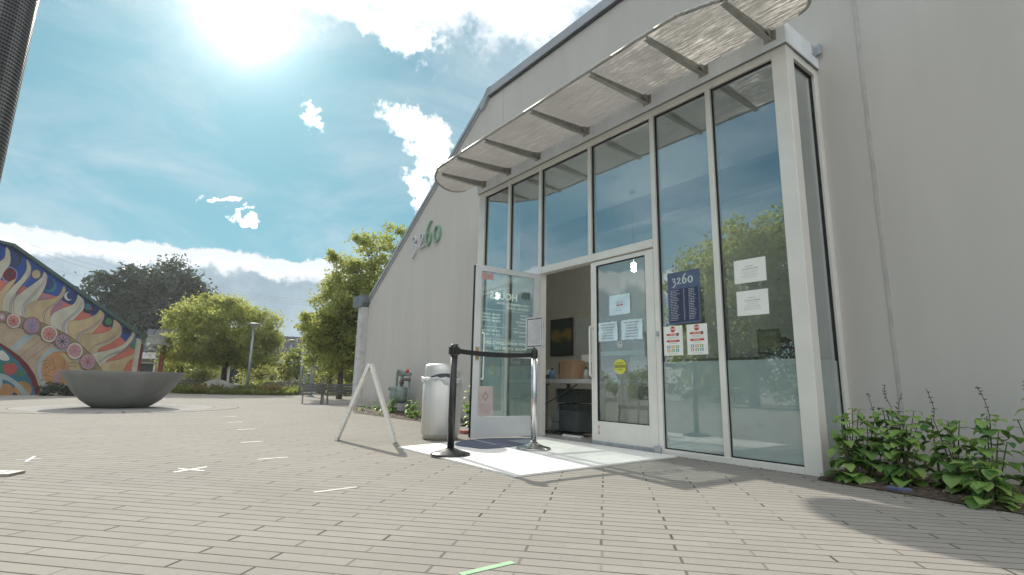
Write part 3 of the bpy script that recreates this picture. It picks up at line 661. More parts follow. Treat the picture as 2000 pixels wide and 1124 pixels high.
mb = MB(); dbox(mb, LW - .075, LW - .03, -.032, -.022, .93, 1.08); dbox(mb, LW - .065, LW - .045, -.06, -.032, .985, 1.01); mb.build('lock', mat('brass', (.45, .34, .2), .4, .7), odoor)
# lettering on the outer face: reads the right way from the other side
LT = film_mat('vinyl_lettering', (.92, .94, .94), 1., .65)
mb = MB()
tx = lambda s, size, u, z, al='LEFT', bold=.0, mi=0: text(mb, s, size, dl(u, .0045, z), OD, (0, 0, 1), mi, al, .0004, bold + size * .016)
u0 = .14
tx('m', .17, u0, 1.80, bold=.008, mi=1)
tx('HOURS', .125, u0 + .20, 1.74, bold=.002)
tx('marin community clinics', .052, u0, 1.655); tx('MEDICAL CLINIC', .05, u0, 1.60)
for z, s in ((1.52, 'MONDAY'), (1.475, 'TUESDAY'), (1.43, 'WEDNESDAY'), (1.385, 'THURSDAY')): tx(s, .036, u0, z)
for z, s in ((1.50, '8:30 AM - 8:30 PM'), (1.46, '8:30 AM - 5:00 PM'), (1.42, '8:30 AM - 5:00 PM')): tx(s, .034, LW - .13, z, 'RIGHT')
tx('LABORATORY', .04, u0, 1.30); tx('7:30 AM - 4:00 PM', .034, LW - .13, 1.295, 'RIGHT'); tx('7:30 AM - 4:00 PM', .034, LW - .13, 1.25, 'RIGHT'); tx('SATURDAY', .034, u0, 1.25)
tx('WWW.MARINCLINICS.ORG', .056, u0, 1.15); tx('PHONE: 415.448.1500', .052, u0 + .05, 1.085)
for z in (1.345, 1.195, 1.045, 1.56):
    a = MB(); dbox(mb, u0, LW - .13, .004, .0048, z - .0018, z + .0018)
mb.build('lettering', [LT, mat('logo_grey', (.28, .33, .35), .6)], odoor)

# --- interior shell
M_iw = mat('interior_wall', (.70, .71, .66), .85, var=.04); M_if = mat('interior_floor', (.42, .40, .36), .35, var=.12, scale=12); M_ic = mat('interior_ceiling', (.50, .51, .48), .9, var=.03)
IX0, IX1, IY1, IZ = -9.6, -.2, 7.9, 3.62
mb = MB(); mb.box(XL + .11, XR - .11, YS + .12, YW + .2, .001, .012); mb.box(IX0, IX1, YW + .2, IY1, .001, .012); mb.build('floor', M_if, B)
mb = MB(); mb.box(XL + .1, XR - .1, YS + .115, YW + .2, IZ, IZ + .05); mb.box(IX0, IX1, YW + .2, IY1, IZ, IZ + .05); mb.build('ceiling', M_ic, B)
mb = MB(); mb.box(IX0 - .1, IX0, YW + .2, IY1, .0, IZ); mb.box(IX1, IX1 + .1, YW + .2, IY1, .0, IZ); mb.box(IX0, IX1, IY1, IY1 + .1, 0, IZ); mb.build('interior_wall', M_iw, B)
mb = MB(); mb.box(IX0, IX1, 6.3, 6.5, 3.22, IZ - .001); mb.build('ceiling_beam', mat('beam_grey', (.22, .22, .20), .8), B)
for x in (-3.4, -2.3):
    mb = MB(); mb.lathe([(.09, 0), (.09, .03), (.06, .035)], (x, 5.8, IZ - .04), 20); mb.tube([(x, 5.8, IZ - .04), (x, 5.8, IZ - .10)], .03, 12); mb.build('ceiling_fixture', M_galv, B)

# ------------------------------------------------------------------ helpers to survey far things: image ray -> point at a real distance
def ray(px, py):
    x, y = (px - 1000) / 1004.5, (562 - py) / 1004.5
    return fwd + cx * x + cy * y
def at(px, py, D):
    r = ray(px, py); return Vector((0, 0, EYE)) + r * (D / math.hypot(r.x, r.y))
def gnd(px, py, z=0):
    r = ray(px, py); return Vector((0, 0, EYE)) + r * ((z - EYE) / r.z)

# ------------------------------------------------------------------ paper notices and stickers on the glass (behind it)
def notice_frame(mb, x0, x1, z0, z1, y, mi=0, tilt=0):
    cxx, czz = (x0 + x1) / 2, (z0 + z1) / 2
    mb.obox((cxx, y, czz), (math.cos(tilt), 0, math.sin(tilt)), (0, 1, 0), (-math.sin(tilt), 0, math.cos(tilt)), (x1 - x0) / 2, .0006, (z1 - z0) / 2, mi)
YN = YS + .0385     # just in front of the pane, taped outside
def lines(mb, x0, x1, zs, y, h=.0035, mi=1, seed=0, cen=True):
    rnd = random.Random(seed)
    for z in zs:
        wd = (x1 - x0) * rnd.uniform(.6, 1.0); c = (x0 + x1) / 2; a = c - wd / 2 if cen else x0
        x = a
        while x < a + wd:
            l = rnd.uniform(.008, .028); mb.box(x, min(x + l, a + wd), y - .0012, y - .0008, z - h / 2, z + h / 2, mi); x += l + .006
YP = YS + .054      # inside the pane
for (x0, x1, z0, z1, lab, sd_) in ((-2.445, -2.152, 1.585, 1.80, 'white landscape paper notice, upper one of two on the rightmost front pane', 3),
                                   (-2.437, -2.150, 1.29, 1.512, 'white landscape paper notice, lower one of two on the rightmost front pane', 4)):
    mb = MB(); notice_frame(mb, x0, x1, z0, z1, YN - .002, 0, R(-.6)); zc_ = (z0 + z1) / 2
    lines(mb, x0 + .10, x1 - .10, [z1 - .065], YN - .002, .007, 1, sd_); lines(mb, x0 + .045, x1 - .04, [z1 - .088], YN - .002, .008, 1, sd_)
    lines(mb, x0 + .06, x1 - .06, [z1 - .105 - .016 * k for k in range(5)], YN - .002, .0035, 1, sd_ + 9)
    solo(mb, 'paper_notice', [M_paper, M_grey_ink], (x0, YN, z0), lab, 'notice')
# navy directory poster 3260
mb = MB(); notice_frame(mb, -3.17, -2.80, 1.27, 1.80, YN - .003, 0)
notice_frame(mb, -3.152, -2.818, 1.29, 1.625, YN - .0042, 1)
for a, b, c, d in ((-3.152, -2.818, 1.625, 1.629), (-3.152, -3.148, 1.29, 1.625), (-2.822, -2.818, 1.29, 1.625)): mb.box(a, b, YN - .0056, YN - .0046, c, d, 3)
rnd = random.Random(5)
for k in range(19):
    z = 1.61 - k * .0165; lines(mb, -3.14, -3.03, [z], YN - .0046, .005, 2, k, False); lines(mb, -2.99, -2.97, [z], YN - .0046, .005, 2, k + 40, False); lines(mb, -2.93, -2.84, [z], YN - .0046, .005, 2, k + 80, False)
for ch, x, mi in (('3', -3.115, 2), ('2', -3.055, 2), ('6', -2.995, 4), ('0', -2.93, 4)): figure(mb, ch, x, 1.675, .062, YN - .0052, YN - .0038, .2, mi)
solo(mb, 'directory_poster', [mat('poster_navy', (.09, .12, .20), .5), mat('poster_dark', (.035, .045, .10), .5), mat('poster_text', (.55, .57, .62), .6), mat('poster_line', (.10, .12, .25), .5), mat('poster_green', (.55, .66, .60), .6)],
     (-3.0, YN, 1.27), 'navy blue directory poster headed 3260 on the pane right of the doors', 'poster')
mb = MB(); mb.box(-3.19, -2.80, YP + .03, YP + .036, 1.20, 1.62); solo(mb, 'cardboard_backing', mat('cardboard', (.34, .25, .15), .85), (-3.0, YP + .03, 1.2), 'tan card showing behind the navy directory poster', 'card')
# two stop posters
M_org = mat('poster_orange', (.62, .30, .08), .6); M_blu = mat('poster_blue', (.10, .32, .45), .6); M_grn = mat('poster_green2', (.22, .38, .10), .6)
for x0, lab in ((-3.24, 'white poster with red STOP octagon, left one below the navy poster'), (-2.97, 'white poster with red STOP octagon, right one below the navy poster')):
    mb = MB(); notice_frame(mb, x0, x0 + .222, .962, 1.256, YN - .002); c = x0 + .111; y = YN - .003
    oc = [(c + .031 * math.cos(R(22.5 + 45 * k)), 1.222 + .031 * math.sin(R(22.5 + 45 * k))) for k in range(8)]
    mb.prism(oc, lambda u, v, t: Vector((u, t, v)), y - .0008, y, 1); text(mb, 'STOP', .024, (c, y - .0012, 1.222), (1, 0, 0), (0, 0, 1), 0, bold=.0006)
    notice_frame(mb, c - .075, c + .070, 1.160, 1.180, y, 1); notice_frame(mb, c - .075, c + .075, 1.095, 1.116, y, 1)
    mb.prism([(c + .055 + .014 * math.cos(R(30 * k)), 1.168 + .018 * math.sin(R(30 * k))) for k in range(12)], lambda u, v, t: Vector((u, t, v)), y - .0016, y - .0009, 5)
    lines(mb, c - .06, c + .06, [1.17, 1.106], y - .001, .006, 0, 7); lines(mb, c - .075, c + .07, [1.145, 1.133, 1.08], y, .004, 6, 8)
    for r_ in range(2):
        for q in range(3):
            notice_frame(mb, c - .072 + q * .05, c - .036 + q * .05, 1.032 - r_ * .036, 1.060 - r_ * .036, y, [2, 3, 4, 3, 4, 2][r_ * 3 + q])
            mb.box(c - .060 + q * .05, c - .048 + q * .05, y - .0014, y - .0008, 1.036 - r_ * .036, 1.054 - r_ * .036, 0)
    lines(mb, c - .07, c + .07, [.978], y, .004, 6, 9)
    solo(mb, 'stop_poster', [M_paper, M_red, M_blu, M_org, M_grn, mat('poster_skin', (.18, .11, .08), .6), M_grey_ink], (c, YN, .962), lab, 'poster')
# papers in plastic sleeves on the closed leaf (inside of its glass)
YD = YS + .026
for x0, x1, z0, z1, lab, red, seed in ((-3.955, -3.655, 1.435, 1.665, 'crumpled paper in a plastic sleeve, topmost of three on the closed door', True, 2),
                                       (-4.125, -3.84, 1.15, 1.365, 'bold printed paper on the closed door, left one of the lower pair', False, 5),
                                       (-3.785, -3.495, 1.15, 1.368, 'bold printed paper on the closed door, right one of the lower pair', False, 6)):
    mb = MB(); n = 14; vs = []; rnd = random.Random(seed)
    for i in range(n + 1):
        for j in range(n + 1):
            u, v = i / n, j / n; e = .004 if (i in (0, n) or j in (0, n)) else 0
            vs.append((x0 + (x1 - x0) * u + rnd.uniform(-e, e), YD - .002 - abs(.003 * math.sin(u * 9 + seed) * math.sin(v * 7 + seed)) - rnd.uniform(0, .001), z0 + (z1 - z0) * v + rnd.uniform(-e, e)))
    mb.add(vs, [(i * (n + 1) + j, (i + 1) * (n + 1) + j, (i + 1) * (n + 1) + j + 1, i * (n + 1) + j + 1) for i in range(n) for j in range(n)], 0, True)
    if red: lines(mb, x0 + .08, x1 - .08, [z1 - .08, z1 - .10], YD - .0065, .005, 1, 1); lines(mb, x0 + .11, x1 - .1, [z1 - .122], YD - .0065, .014, 2, 2); lines(mb, x0 + .1, x1 - .1, [z0 + .05], YD - .0065, .005, 1, 3)
    else:
        for k in range(6): lines(mb, x0 + .035, x1 - .035, [z1 - .03 - k * .031], YD - .0065, .013, 1, seed + k)
    solo(mb, 'paper_notice', [mat('sleeve_paper', (.62, .78, .84), .35), M_grey_ink, M_red], (x0, YD, z0), lab, 'notice')
mb = MB(); cxn, czn = -3.812, 1.103
for k in range(28):
    a0, a1 = 2 * math.pi * k / 28, 2 * math.pi * (k + 1) / 28
    mb.add([(cxn + r_ * math.cos(a), YD - .002, czn + r_ * math.sin(a)) for a in (a0, a1) for r_ in (.030, .037)], [(0, 1, 3, 2)])
mb.beam((cxn - .022, YD - .002, czn + .022), (cxn + .022, YD - .002, czn - .022), .001, .006); mb.beam((cxn - .022, YD - .003, czn - .004), (cxn + .02, YD - .003, czn - .004), .001, .008)
solo(mb, 'no_smoking_sticker', M_white, (cxn, YD, czn - .037), 'small round white no smoking sticker on the closed door', 'sticker')
mb = MB(); cxn, czn = -3.815, .862
mb.prism([(cxn + .088 * math.cos(R(10 * k)), czn + .082 * math.sin(R(10 * k))) for k in range(36)], lambda u, v, t: Vector((u, t, v)), YD - .002, YD - .001)
text(mb, 'CAUTION', .036, (cxn, YD - .0025, czn + .002), (1, 0, 0), (0, 0, 1), 1, bold=.0012); text(mb, 'AUTOMATIC', .021, (cxn, YD - .0025, czn + .038), (1, 0, 0), (0, 0, 1), 1); text(mb, 'DOOR', .023, (cxn, YD - .0025, czn - .033), (1, 0, 0), (0, 0, 1), 1)
for z in (.016, -.015): mb.box(cxn - .083, cxn + .083, YD - .0028, YD - .0021, czn + z, czn + z + .003, 1)
solo(mb, 'caution_sticker', [mat('sticker_yellow', (.62, .64, .08), .5), M_ink], (cxn, YD, czn - .08), 'yellow oval CAUTION sticker on the closed door', 'sticker')
mb = MB(); notice_frame(mb, -4.148, -4.105, .175, .222, YS + .0105); mb.box(-4.142, -4.111, YS + .008, YS + .0095, .182, .215, 1); mb.box(-4.135, -4.118, YS + .0068, YS + .0078, .19, .207, 0)
notice_frame(mb, -4.148, -4.105, .118, .168, YS + .0105); mb.box(-4.142, -4.111, YS + .008, YS + .0095, .125, .16, 1); mb.box(-4.135, -4.118, YS + .0068, YS + .0078, .137, .155, 0)
solo(mb, 'safety_sticker', [M_white, mat('faded_red', (.5, .16, .14), .6)], (-4.12, YS, .118), 'pair of little red and white stickers low on the closed door', 'sticker')
# on the open leaf
M_pink = mat('pink_paper', (.60, .50, .48), .7)
mb = MB(); dbox(mb, LW - .30, LW - .092, -.0060, -.0042, .275, .62)
dmd = [(LW - .196, .565), (LW - .15, .50), (LW - .196, .435), (LW - .242, .50)]
mb.prism(dmd, lambda u, v, t: dl(u, t, v), -.0072, -.0062, 1); mb.prism([(LW - .196 + .02 * math.cos(R(40 * k)), .50 + .024 * math.sin(R(40 * k))) for k in range(9)], lambda u, v, t: dl(u, t, v), -.0082, -.0073, 0)
for k in range(7): dbox(mb, LW - .28, LW - .115, -.0070, -.0061, .405 - k * .018, .410 - k * .018, 1)
solo(mb, 'paper_notice', [M_pink, mat('pink_ink', (.42, .33, .30), .7)], tuple(dl(LW - .2, -.005, .275)), 'pale pink notice with a diamond emblem low on the open door', 'notice')
mb = MB(); dbox(mb, LW - .27, LW - .09, -.0060, -.0042, 1.93, 2.01)
for k in range(3): dbox(mb, LW - .25, LW - .11, -.0070, -.0061, 1.95 + k * .018, 1.955 + k * .018, 1)
solo(mb, 'window_sticker', [mat('pink_sticker', (.62, .36, .34), .7), MATS['pink_ink']], tuple(dl(LW - .18, -.005, 1.93)), 'small pink sticker at the top of the open door', 'sticker')

# ------------------------------------------------------------------ entrance mat and doormat
MA, MB_, MC = Vector((-4.912, 2.355, 0)), Vector((-3.029, 2.35, 0)), Vector((-3.06, 4.12, 0))
mb = MB(); poly = [(-4.93, 2.352), (-3.02, 2.352), (-3.08, 4.33), (-5.10, 4.33), (-5.12, 3.35)]
mb.prism(poly, lambda u, v, t: Vector((u, v, t)), .001, .014, 0)
m_ = solo(mb, 'entrance_mat', mat('pale_vinyl', (.84, .83, .80), .45, var=.03, scale=2, dirt=((.66, .65, .61), .2)), (-4, 3.3, .001), 'large flat white mat on the paving before the clinic doors', 'mat')
mb = MB(); dm = catmull([(-4.80, 2.93, 0), (-4.50, 2.95, 0), (-4.36, 3.02, 0), (-4.38, 3.35, 0), (-4.50, 3.72, 0), (-4.86, 4.05, 0), (-5.06, 3.75, 0), (-5.10, 3.3, 0)], 4, True)
mb.prism([(p.x, p.y) for p in dm], lambda u, v, t: Vector((u, v, t)), .0145, .024, 0)
solo(mb, 'doormat', mat('doormat_blue', (.10, .12, .17), .9, var=.2, scale=60, bump=.5, bscale=300), (-4.7, 3.4, .0145), 'dark blue grey doormat under the open door', 'mat')

# ------------------------------------------------------------------ stanchions
SA, SB = Vector((-4.17, 2.50, .0145)), Vector((-4.13, 3.44, .0145))
t = thing('belt_stanchion', SA, 'black belt stanchion with domed base standing on the white mat', 'stanchion')
mb = MB(); mb.lathe([(.178, 0), (.180, .010), (.174, .016), (.12, .030), (.06, .050), (.034, .060)], SA, 40); mb.build('base', mat('stanchion_base', (.030, .033, .033), .30, .2), t)
mb = MB(); mb.lathe([(.032, .058), (.032, .90)], SA, 24); mb.build('post', M_black, t)
mb = MB(); mb.lathe([(.036, .88), (.036, .985), (.030, .992), (.0, .992)], SA, 24, capt=False)
d_ = (SB - SA).normalized(); s_ = d_.cross(Vector((0, 0, 1)))
for dd in (d_, -d_, s_, -s_): mb.obox(SA + dd * .043 + Vector((0, 0, .93)), dd, dd.cross(Vector((0, 0, 1))), (0, 0, 1), .010, .013, .034)
mb.build('belt_head', M_black, t)
mb = MB(); P0 = SA + d_ * .05 + Vector((0, 0, .930)); P1 = SB - d_ * .035 + Vector((0, 0, .935)); n = 16; vs = []
for i in range(n + 1):
    f = i / n; p = P0.lerp(P1, f); p.z -= .018 * 4 * f * (1 - f)
    tw = .0; h = .023
    for k in (-1, 1): vs += [p + Vector((0, 0, h * k)) + s_ * .0012, p + Vector((0, 0, h * k)) - s_ * .0012]
fs = []
for i in range(n):
    a = i * 4; fs += [(a, a + 4, a + 6, a + 2), (a + 1, a + 3, a + 7, a + 5), (a, a + 1, a + 5, a + 4), (a + 2, a + 6, a + 7, a + 3)]
mb.add(vs, fs); mb.build('belt', mat('belt_webbing', (.016, .016, .018), .8), t)
t = thing('sign_stanchion', SB, 'polished steel stanchion with a framed sign beside the open door', 'stanchion')
mb = MB(); mb.lathe([(.172, 0), (.174, .010), (.168, .016), (.11, .030), (.055, .052), (.034, .070)], SB, 40); mb.build('base', mat('chrome_dull', (.42, .43, .43), .22, .95), t)
mb = MB(); mb.lathe([(.030, .066), (.030, .97)], SB, 24); mb.build('post', mat('chrome', (.60, .60, .60), .30, 1., var=.04), t)
mb = MB(); mb.lathe([(.034, .90), (.034, .985), (.026, 1.0)], SB, 24); mb.build('belt_head', M_black, t)
vd = Vector((-SB.x, -SB.y, 0)).normalized()      # towards the viewer
sa = Vector((.80, .10, 0)).normalized(); sb_ = Vector((sa.y, -sa.x, 0))
sc_ = SB + Vector((0, 0, 1.17)); mb = MB()
hw, hh = .115, .155
for a, b in (((-hw, -hh), (hw, -hh)), ((hw, -hh), (hw, hh)), ((hw, hh), (-hw, hh)), ((-hw, hh), (-hw, -hh))):
    mb.beam(sc_ + sa * a[0] + Vector((0, 0, a[1])), sc_ + sa * b[0] + Vector((0, 0, b[1])), .022, .016, 0)
mb.obox(sc_, sa, sb_, (0, 0, 1), hw - .004, .004, hh - .004, 1)
mb.obox(sc_ + sb_ * .0052, sa, sb_, (0, 0, 1), hw - .018, .0006, hh - .018, 2)
mb.tube([SB + Vector((0, 0, .99)), SB + Vector((0, 0, 1.02))], .015, 12, 3)
rnd = random.Random(4)
for k in range(20):
    z = hh - .035 - k * .0125; x = -hw + .03
    while x < hw - .035:
        l = rnd.uniform(.008, .024); mb.obox(sc_ + sa * (x + l / 2) + sb_ * .0066 + Vector((0, 0, z)), sa, sb_, (0, 0, 1), l / 2, .0003, .0026, 4); x += l + .005
mb.build('sign_frame', [mat('frame_silver', (.60, .60, .60), .35, .6), M_ink, mat('sign_paper', (.55, .54, .55), .6), M_black, M_grey_ink], t)

# ------------------------------------------------------------------ litter bin and its liner
BC = Vector((-5.50, 3.15, 0))
t = thing('trash_can', BC, 'round stainless steel trash can with slanted hood by the open door', 'trash can')
mb = MB(); mb.lathe([(.205, .0), (.207, .055), (.207, .058)], BC, 48); mb.build('plinth', mat('bin_plinth', (.50, .48, .42), .4, .7, dirt=((.35, .27, .18), .4)), t)
mb = MB(); mb.lathe([(.226, .058), (.229, .062), (.229, .70), (.222, .708), (.20, .708)], BC, 64); mb.build('body', M_steel, t)
mb = MB(); n = 64
va = math.atan2(-BC.y, -BC.x)
prof = [(.215, .69), (.214, .78), (.210, .842), (.198, .862), (.15, .873), (.0, .878)]
vs = []
for r_, z in prof:
    for k in range(n):
        a = 2 * math.pi * k / n; side = math.cos(a - (va + 1.45))       # droops toward the right-hand side
        zz = z - (.055 * max(0, side) ** 2 if z > .8 else 0)
        vs.append((BC.x + r_ * math.cos(a), BC.y + r_ * math.sin(a), zz))
fs = [(i * n + k, i * n + (k + 1) % n, (i + 1) * n + (k + 1) % n, (i + 1) * n + k) for i in range(len(prof) - 1) for k in range(n)]
mb.add(vs, fs, 0, True); hood = mb.build('hood', M_steel, t)
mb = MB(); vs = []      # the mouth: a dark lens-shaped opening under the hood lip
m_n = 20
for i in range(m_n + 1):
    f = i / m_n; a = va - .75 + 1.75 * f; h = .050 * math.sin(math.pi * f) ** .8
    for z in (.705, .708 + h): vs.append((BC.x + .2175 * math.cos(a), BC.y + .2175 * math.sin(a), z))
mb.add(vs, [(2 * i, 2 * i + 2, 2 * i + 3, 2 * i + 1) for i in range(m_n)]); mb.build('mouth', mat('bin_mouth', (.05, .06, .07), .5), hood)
mb = MB(); rnd = random.Random(3); n = 96; vs = []; K = 8
for j in range(K + 1):
    f = j / K
    for k in range(n):
        a = 2 * math.pi * k / n; low = .055 + .035 * math.sin(a * 2 + 1.1) + .018 * math.sin(a * 5 + 2) + .012 * math.sin(a * 11)
        bulge = .232 + .022 * math.sin(math.pi * f) ** .7 + .0045 * math.sin(a * 17 + f * 6) + .003 * math.sin(a * 41 + f * 9) + rnd.uniform(-.0015, .0015)
        vs.append((BC.x + bulge * math.cos(a), BC.y + bulge * math.sin(a), .712 - f * low - .0 + .006 * math.sin(a * 13 + f * 4)))
mb.add(vs, [(i * n + k, i * n + (k + 1) % n, (i + 1) * n + (k + 1) % n, (i + 1) * n + k) for i in range(K) for k in range(n)], 0, True)
solo(mb, 'bin_liner', film_mat('bag_plastic', (.82, .84, .84), .82, .4, .25), (BC.x, BC.y, .62), 'translucent white plastic liner folded over the trash can rim', 'bin liner')

# ------------------------------------------------------------------ folding A-frame board, seen edge on
F1, F2 = gnd(657, 861), gnd(771, 866)
mid = (F1 + F2) / 2; vdir = Vector((mid.x, mid.y, 0)).normalized(); top = mid + Vector((0, 0, .835)) ; 
t = thing('sidewalk_board', (mid.x, mid.y, 0), 'white A-frame sidewalk board seen edge on, on the paving', 'sign board')
M_af = mat('aframe_white', (.68, .67, .62), .6, var=.06, scale=14, dirt=((.30, .20, .13), .35))
dp = .055
for F, nm in ((F1, 'left'), (F2, 'right')):
    side = (F - mid).normalized()
    T = top + side * .012; mb = MB()
    for o_ in (0, dp):
        a = F + vdir * o_ + Vector((0, 0, .004)); b = T + vdir * o_
        mb.beam(a, b, .056, .036, 0, up=side)
    mb.obox((F + T) / 2 + vdir * dp / 2, (T - F), vdir, (T - F).cross(vdir), (T - F).length * .46, dp / 2, .006)
    mb.build('panel', M_af, t)
mb = MB(); mb.tube([top - vdir * .02 + Vector((0, 0, .01)), top + vdir * (dp + .02) + Vector((0, 0, .01))], .012, 8); mb.beam(F1.lerp(top, .45) + vdir * .03, F2.lerp(top, .45) + vdir * .03, .006, .004) if False else None
mb.build('hinge', M_galv, t)

# ------------------------------------------------------------------ gas meter against the wall
G = Vector((-9.93, 4.70, 0)); M_gm = mat('meter_paint', (.20, .25, .235), .5, .1, var=.15, scale=8, dirt=((.34, .33, .30), .4)); M_rust = mat('rusty_fitting', (.16, .13, .11), .8)
t = thing('gas_meter', G, 'grey green gas meter with curved pipes against the stucco wall', 'gas meter')
def rbox(c, h, r_=.06, mi=0, mb=None):
    mb = mb or MB(); mb.box(c[0] - h[0], c[0] + h[0], c[1] - h[1], c[1] + h[1], c[2] - h[2], c[2] + h[2], mi, r_); return mb
mb = MB(); mb.lathe([(.02, .22), (.14, .225), (.20, .26), (.215, .34), (.215, .47), (.19, .535), (.12, .56), (.02, .565)], G, 32, sx=1.0, sy=.72); rbox((G.x, G.y - .12, .42), (.10, .06, .13), .03, 0, mb)
for k in range(7): mb.box(G.x - .21 + k * .035, G.x - .19 + k * .035, G.y - .158, G.y - .13, .50, .545, 0, .004)
body = mb.build('meter_body', M_gm, t)
mb = MB(); mb.tube(catmull([(G.x - .17, G.y, .50), (G.x - .17, G.y, .80), (G.x - .12, G.y, .88), (G.x - .04, G.y, .88), (G.x + .02, G.y, .84)], 5), .028, 12); mb.tube([(G.x - .05, G.y, .82), (G.x + .42, G.y, .80)], .038, 14); mb.tube([(G.x + .05, G.y, .56), (G.x + .05, G.y, .80)], .034, 12)
mb.tube([(G.x + .40, G.y, .80), (G.x + .40, G.y, .04)], .026, 10); mb.tube([(G.x - .30, G.y, .04), (G.x - .30, G.y, .46)], .024, 10)
for x in (.0, .12, .26): mb.tube([(G.x + x - .02, G.y, .815), (G.x + x + .02, G.y, .815)], .052, 12)
mb.build('pipe', M_gm, t)
mb = MB(); mb.lathe([(.02, 0), (.075, .01), (.085, .035), (.075, .06), (.02, .07)], (G.x - .33, G.y - .02, .46), 20); mb.tube([(G.x - .33, G.y - .05, .40), (G.x - .33, G.y - .05, .36)], .03, 12); mb.tube([(G.x - .33, G.y, .48), (G.x - .16, G.y, .48)], .022, 10); mb.build('regulator', M_gm, t)
mb = MB(); mb.tube([(G.x + .33, G.y - .02, .83), (G.x + .33, G.y - .02, .90)], .032, 12); mb.build('valve_cap', M_red, t)
mb = MB(); mb.tube([(G.x + .12, G.y - .03, .70), (G.x + .50, G.y - .03, .70)], .020, 10); mb.tube([(G.x + .05, G.y, .60), (G.x + .05, G.y, .68)], .05, 8)
for k in range(6): mb.tube([(G.x + .16 + k * .055, G.y - .03, .70), (G.x + .18 + k * .055, G.y - .03, .70)], .032, 6)
mb.build('fitting', M_rust, t)

# ------------------------------------------------------------------ great concrete bowl
mb = MB(); ro, ri, hb = 1.10, 1.07, .75
prof = [(.46, .0), (.49, .012), (.56, .05), (.70, .155), (.82, .29), (.94, .455), (1.03, .61), (ro, hb - .010), (ro - .003, hb), (ri - .03, hb), (ri - .06, hb - .02), (.95, .60), (.8, .42), (.55, .22), (.2, .15), (.0, .14)]
pr = []
for i in range(len(prof) - 1):
    for k in range(4):
        f = k / 4; pr.append((prof[i][0] * (1 - f) + prof[i + 1][0] * f, prof[i][1] * (1 - f) + prof[i + 1][1] * f))
pr.append(prof[-1])
mb.lathe(prof, (BX, BY, .004), 128, capt=False)
solo(mb, 'concrete_bowl', mat('bowl_concrete', (.19, .19, .18), .8, var=.14, scale=2.2, bump=.25, bscale=25, dirt=((.16, .16, .15), .4), stretch=(1, 1, .6)), (BX, BY, .004), 'wide shallow grey concrete bowl standing in the middle of the plaza', 'bowl')

# ------------------------------------------------------------------ mural building
A0 = Vector((-22.68, -2.74, 0)); E0 = Vector((-25.95, .66, 0)); U = (A0 - E0).normalized(); Nn = Vector((-U.y, U.x, 0))
if Nn.dot(-A0) < 0: Nn = -Nn
def mwall(x, y):          # traced picture point -> (u, z) on the wall
    px, py = x / 3.513, 460 + y / 3.513
    r = ray(px, py); o_ = Vector((0, 0, EYE)); tt = (E0 - o_).dot(Nn) / r.dot(Nn); p = o_ + r * tt; return ((p - E0).dot(U), p.z)
def mp3(u, z, off): return E0 + U * u + Vector((0, 0, z)) + Nn * off
kU, kZ = mwall(85, 66); eU, eZ = mwall(950, 690)
t = thing('mural_building', (E0.x, E0.y, 0), 'gabled building with a painted sun and flames mural covering its wall', 'building')
mb = MB(); mb.prism([(eU, 0), (5.9, 0), (5.9, kZ), (kU, kZ), (eU, eZ)], lambda u, v, q: mp3(u, v, q), -.3, 0); mb.build('wall', mat('mural_blue', (.030, .075, .28), .7, var=.25, scale=1.4), t)
mb = MB(); mb.prism([(eU + .02, eZ - .25), (5.9, eZ - .25), (5.9, kZ - .02), (kU + .02, kZ - .03), (eU + .02, eZ - .03)], lambda u, v, q: mp3(u, v, q), -9, -.31); mb.build('roof', M_roof, t)
mb = MB(); a, b = Vector((eU - .12, eZ)), Vector((kU, kZ)); d2 = (b - a).normalized(); q2 = Vector((-d2.y, d2.x)) if d2.x > 0 else Vector((d2.y, -d2.x))
if q2.y < 0: q2 = -q2
mb.prism([tuple(a - q2 * .05), tuple(b - q2 * .05), (5.95, kZ - .03), (5.95, kZ + .04), tuple(b + q2 * .05), tuple(a + q2 * .09)], lambda u, v, q: mp3(u, v, q), -.3, .07); mb.build('slope_trim', mat('mural_trim', (.07, .11, .09), .5), t)
mb = MB(); mb.prism([(eU - .34, eZ - .02), (eU - .34, eZ + .12), (eU + .06, eZ + .12), (eU + .06, eZ - .12), (eU - .22, eZ - .14)], lambda u, v, q: mp3(u, v, q), -.3, .10); mb.build('rain_box', MATS['mural_trim'], t)
mb = MB(); mb.prism([(eU - .10, 0), (eU - .10, eZ - .1), (eU + .08, eZ - .1), (eU + .08, 0)], lambda u, v, q: mp3(u, v, q), -.2, .08); mb.build('downspout', mat('pale_post', (.46, .45, .38), .6), t)
mb = MB(); mb.prism([(5.91, 0), (12, 0), (12, 2.4), (5.91, 2.4)], lambda u, v, q: mp3(u, v, q), -4, -.2); mb.build('side_wing', mat('wing_wall', (.36, .35, .31), .8), t)
PAL = {'coral': (.60, .14, .09), 'olive': (.27, .23, .11), 'beige': (.47, .34, .23), 'maroon': (.16, .018, .03), 'teal': (.03, .17, .24), 'pale': (.52, .48, .37), 'tan': (.50, .37, .19), 'lav': (.36, .24, .30), 'pink': (.50, .24, .22),
       'pblue': (.36, .42, .42), 'orange': (.50, .24, .08), 'dark': (.03, .04, .07), 'red': (.45, .07, .05), 'green': (.06, .20, .11), 'violet': (.22, .20, .42), 'line': (.20, .10, .08), 'wht': (.60, .57, .50), 'rose': (.38, .15, .25), 'deep': (.02, .045, .17)}
PN = list(PAL); PM = [mat('mural_' + k, tuple(.95 * (.85 * c_ + .15 * sum(v) / 3) for c_ in v), .7, var=.14, scale=1.8) for k, v in PAL.items()]
mu = MB(); layer = [0]
def clip_top(P):
    return P
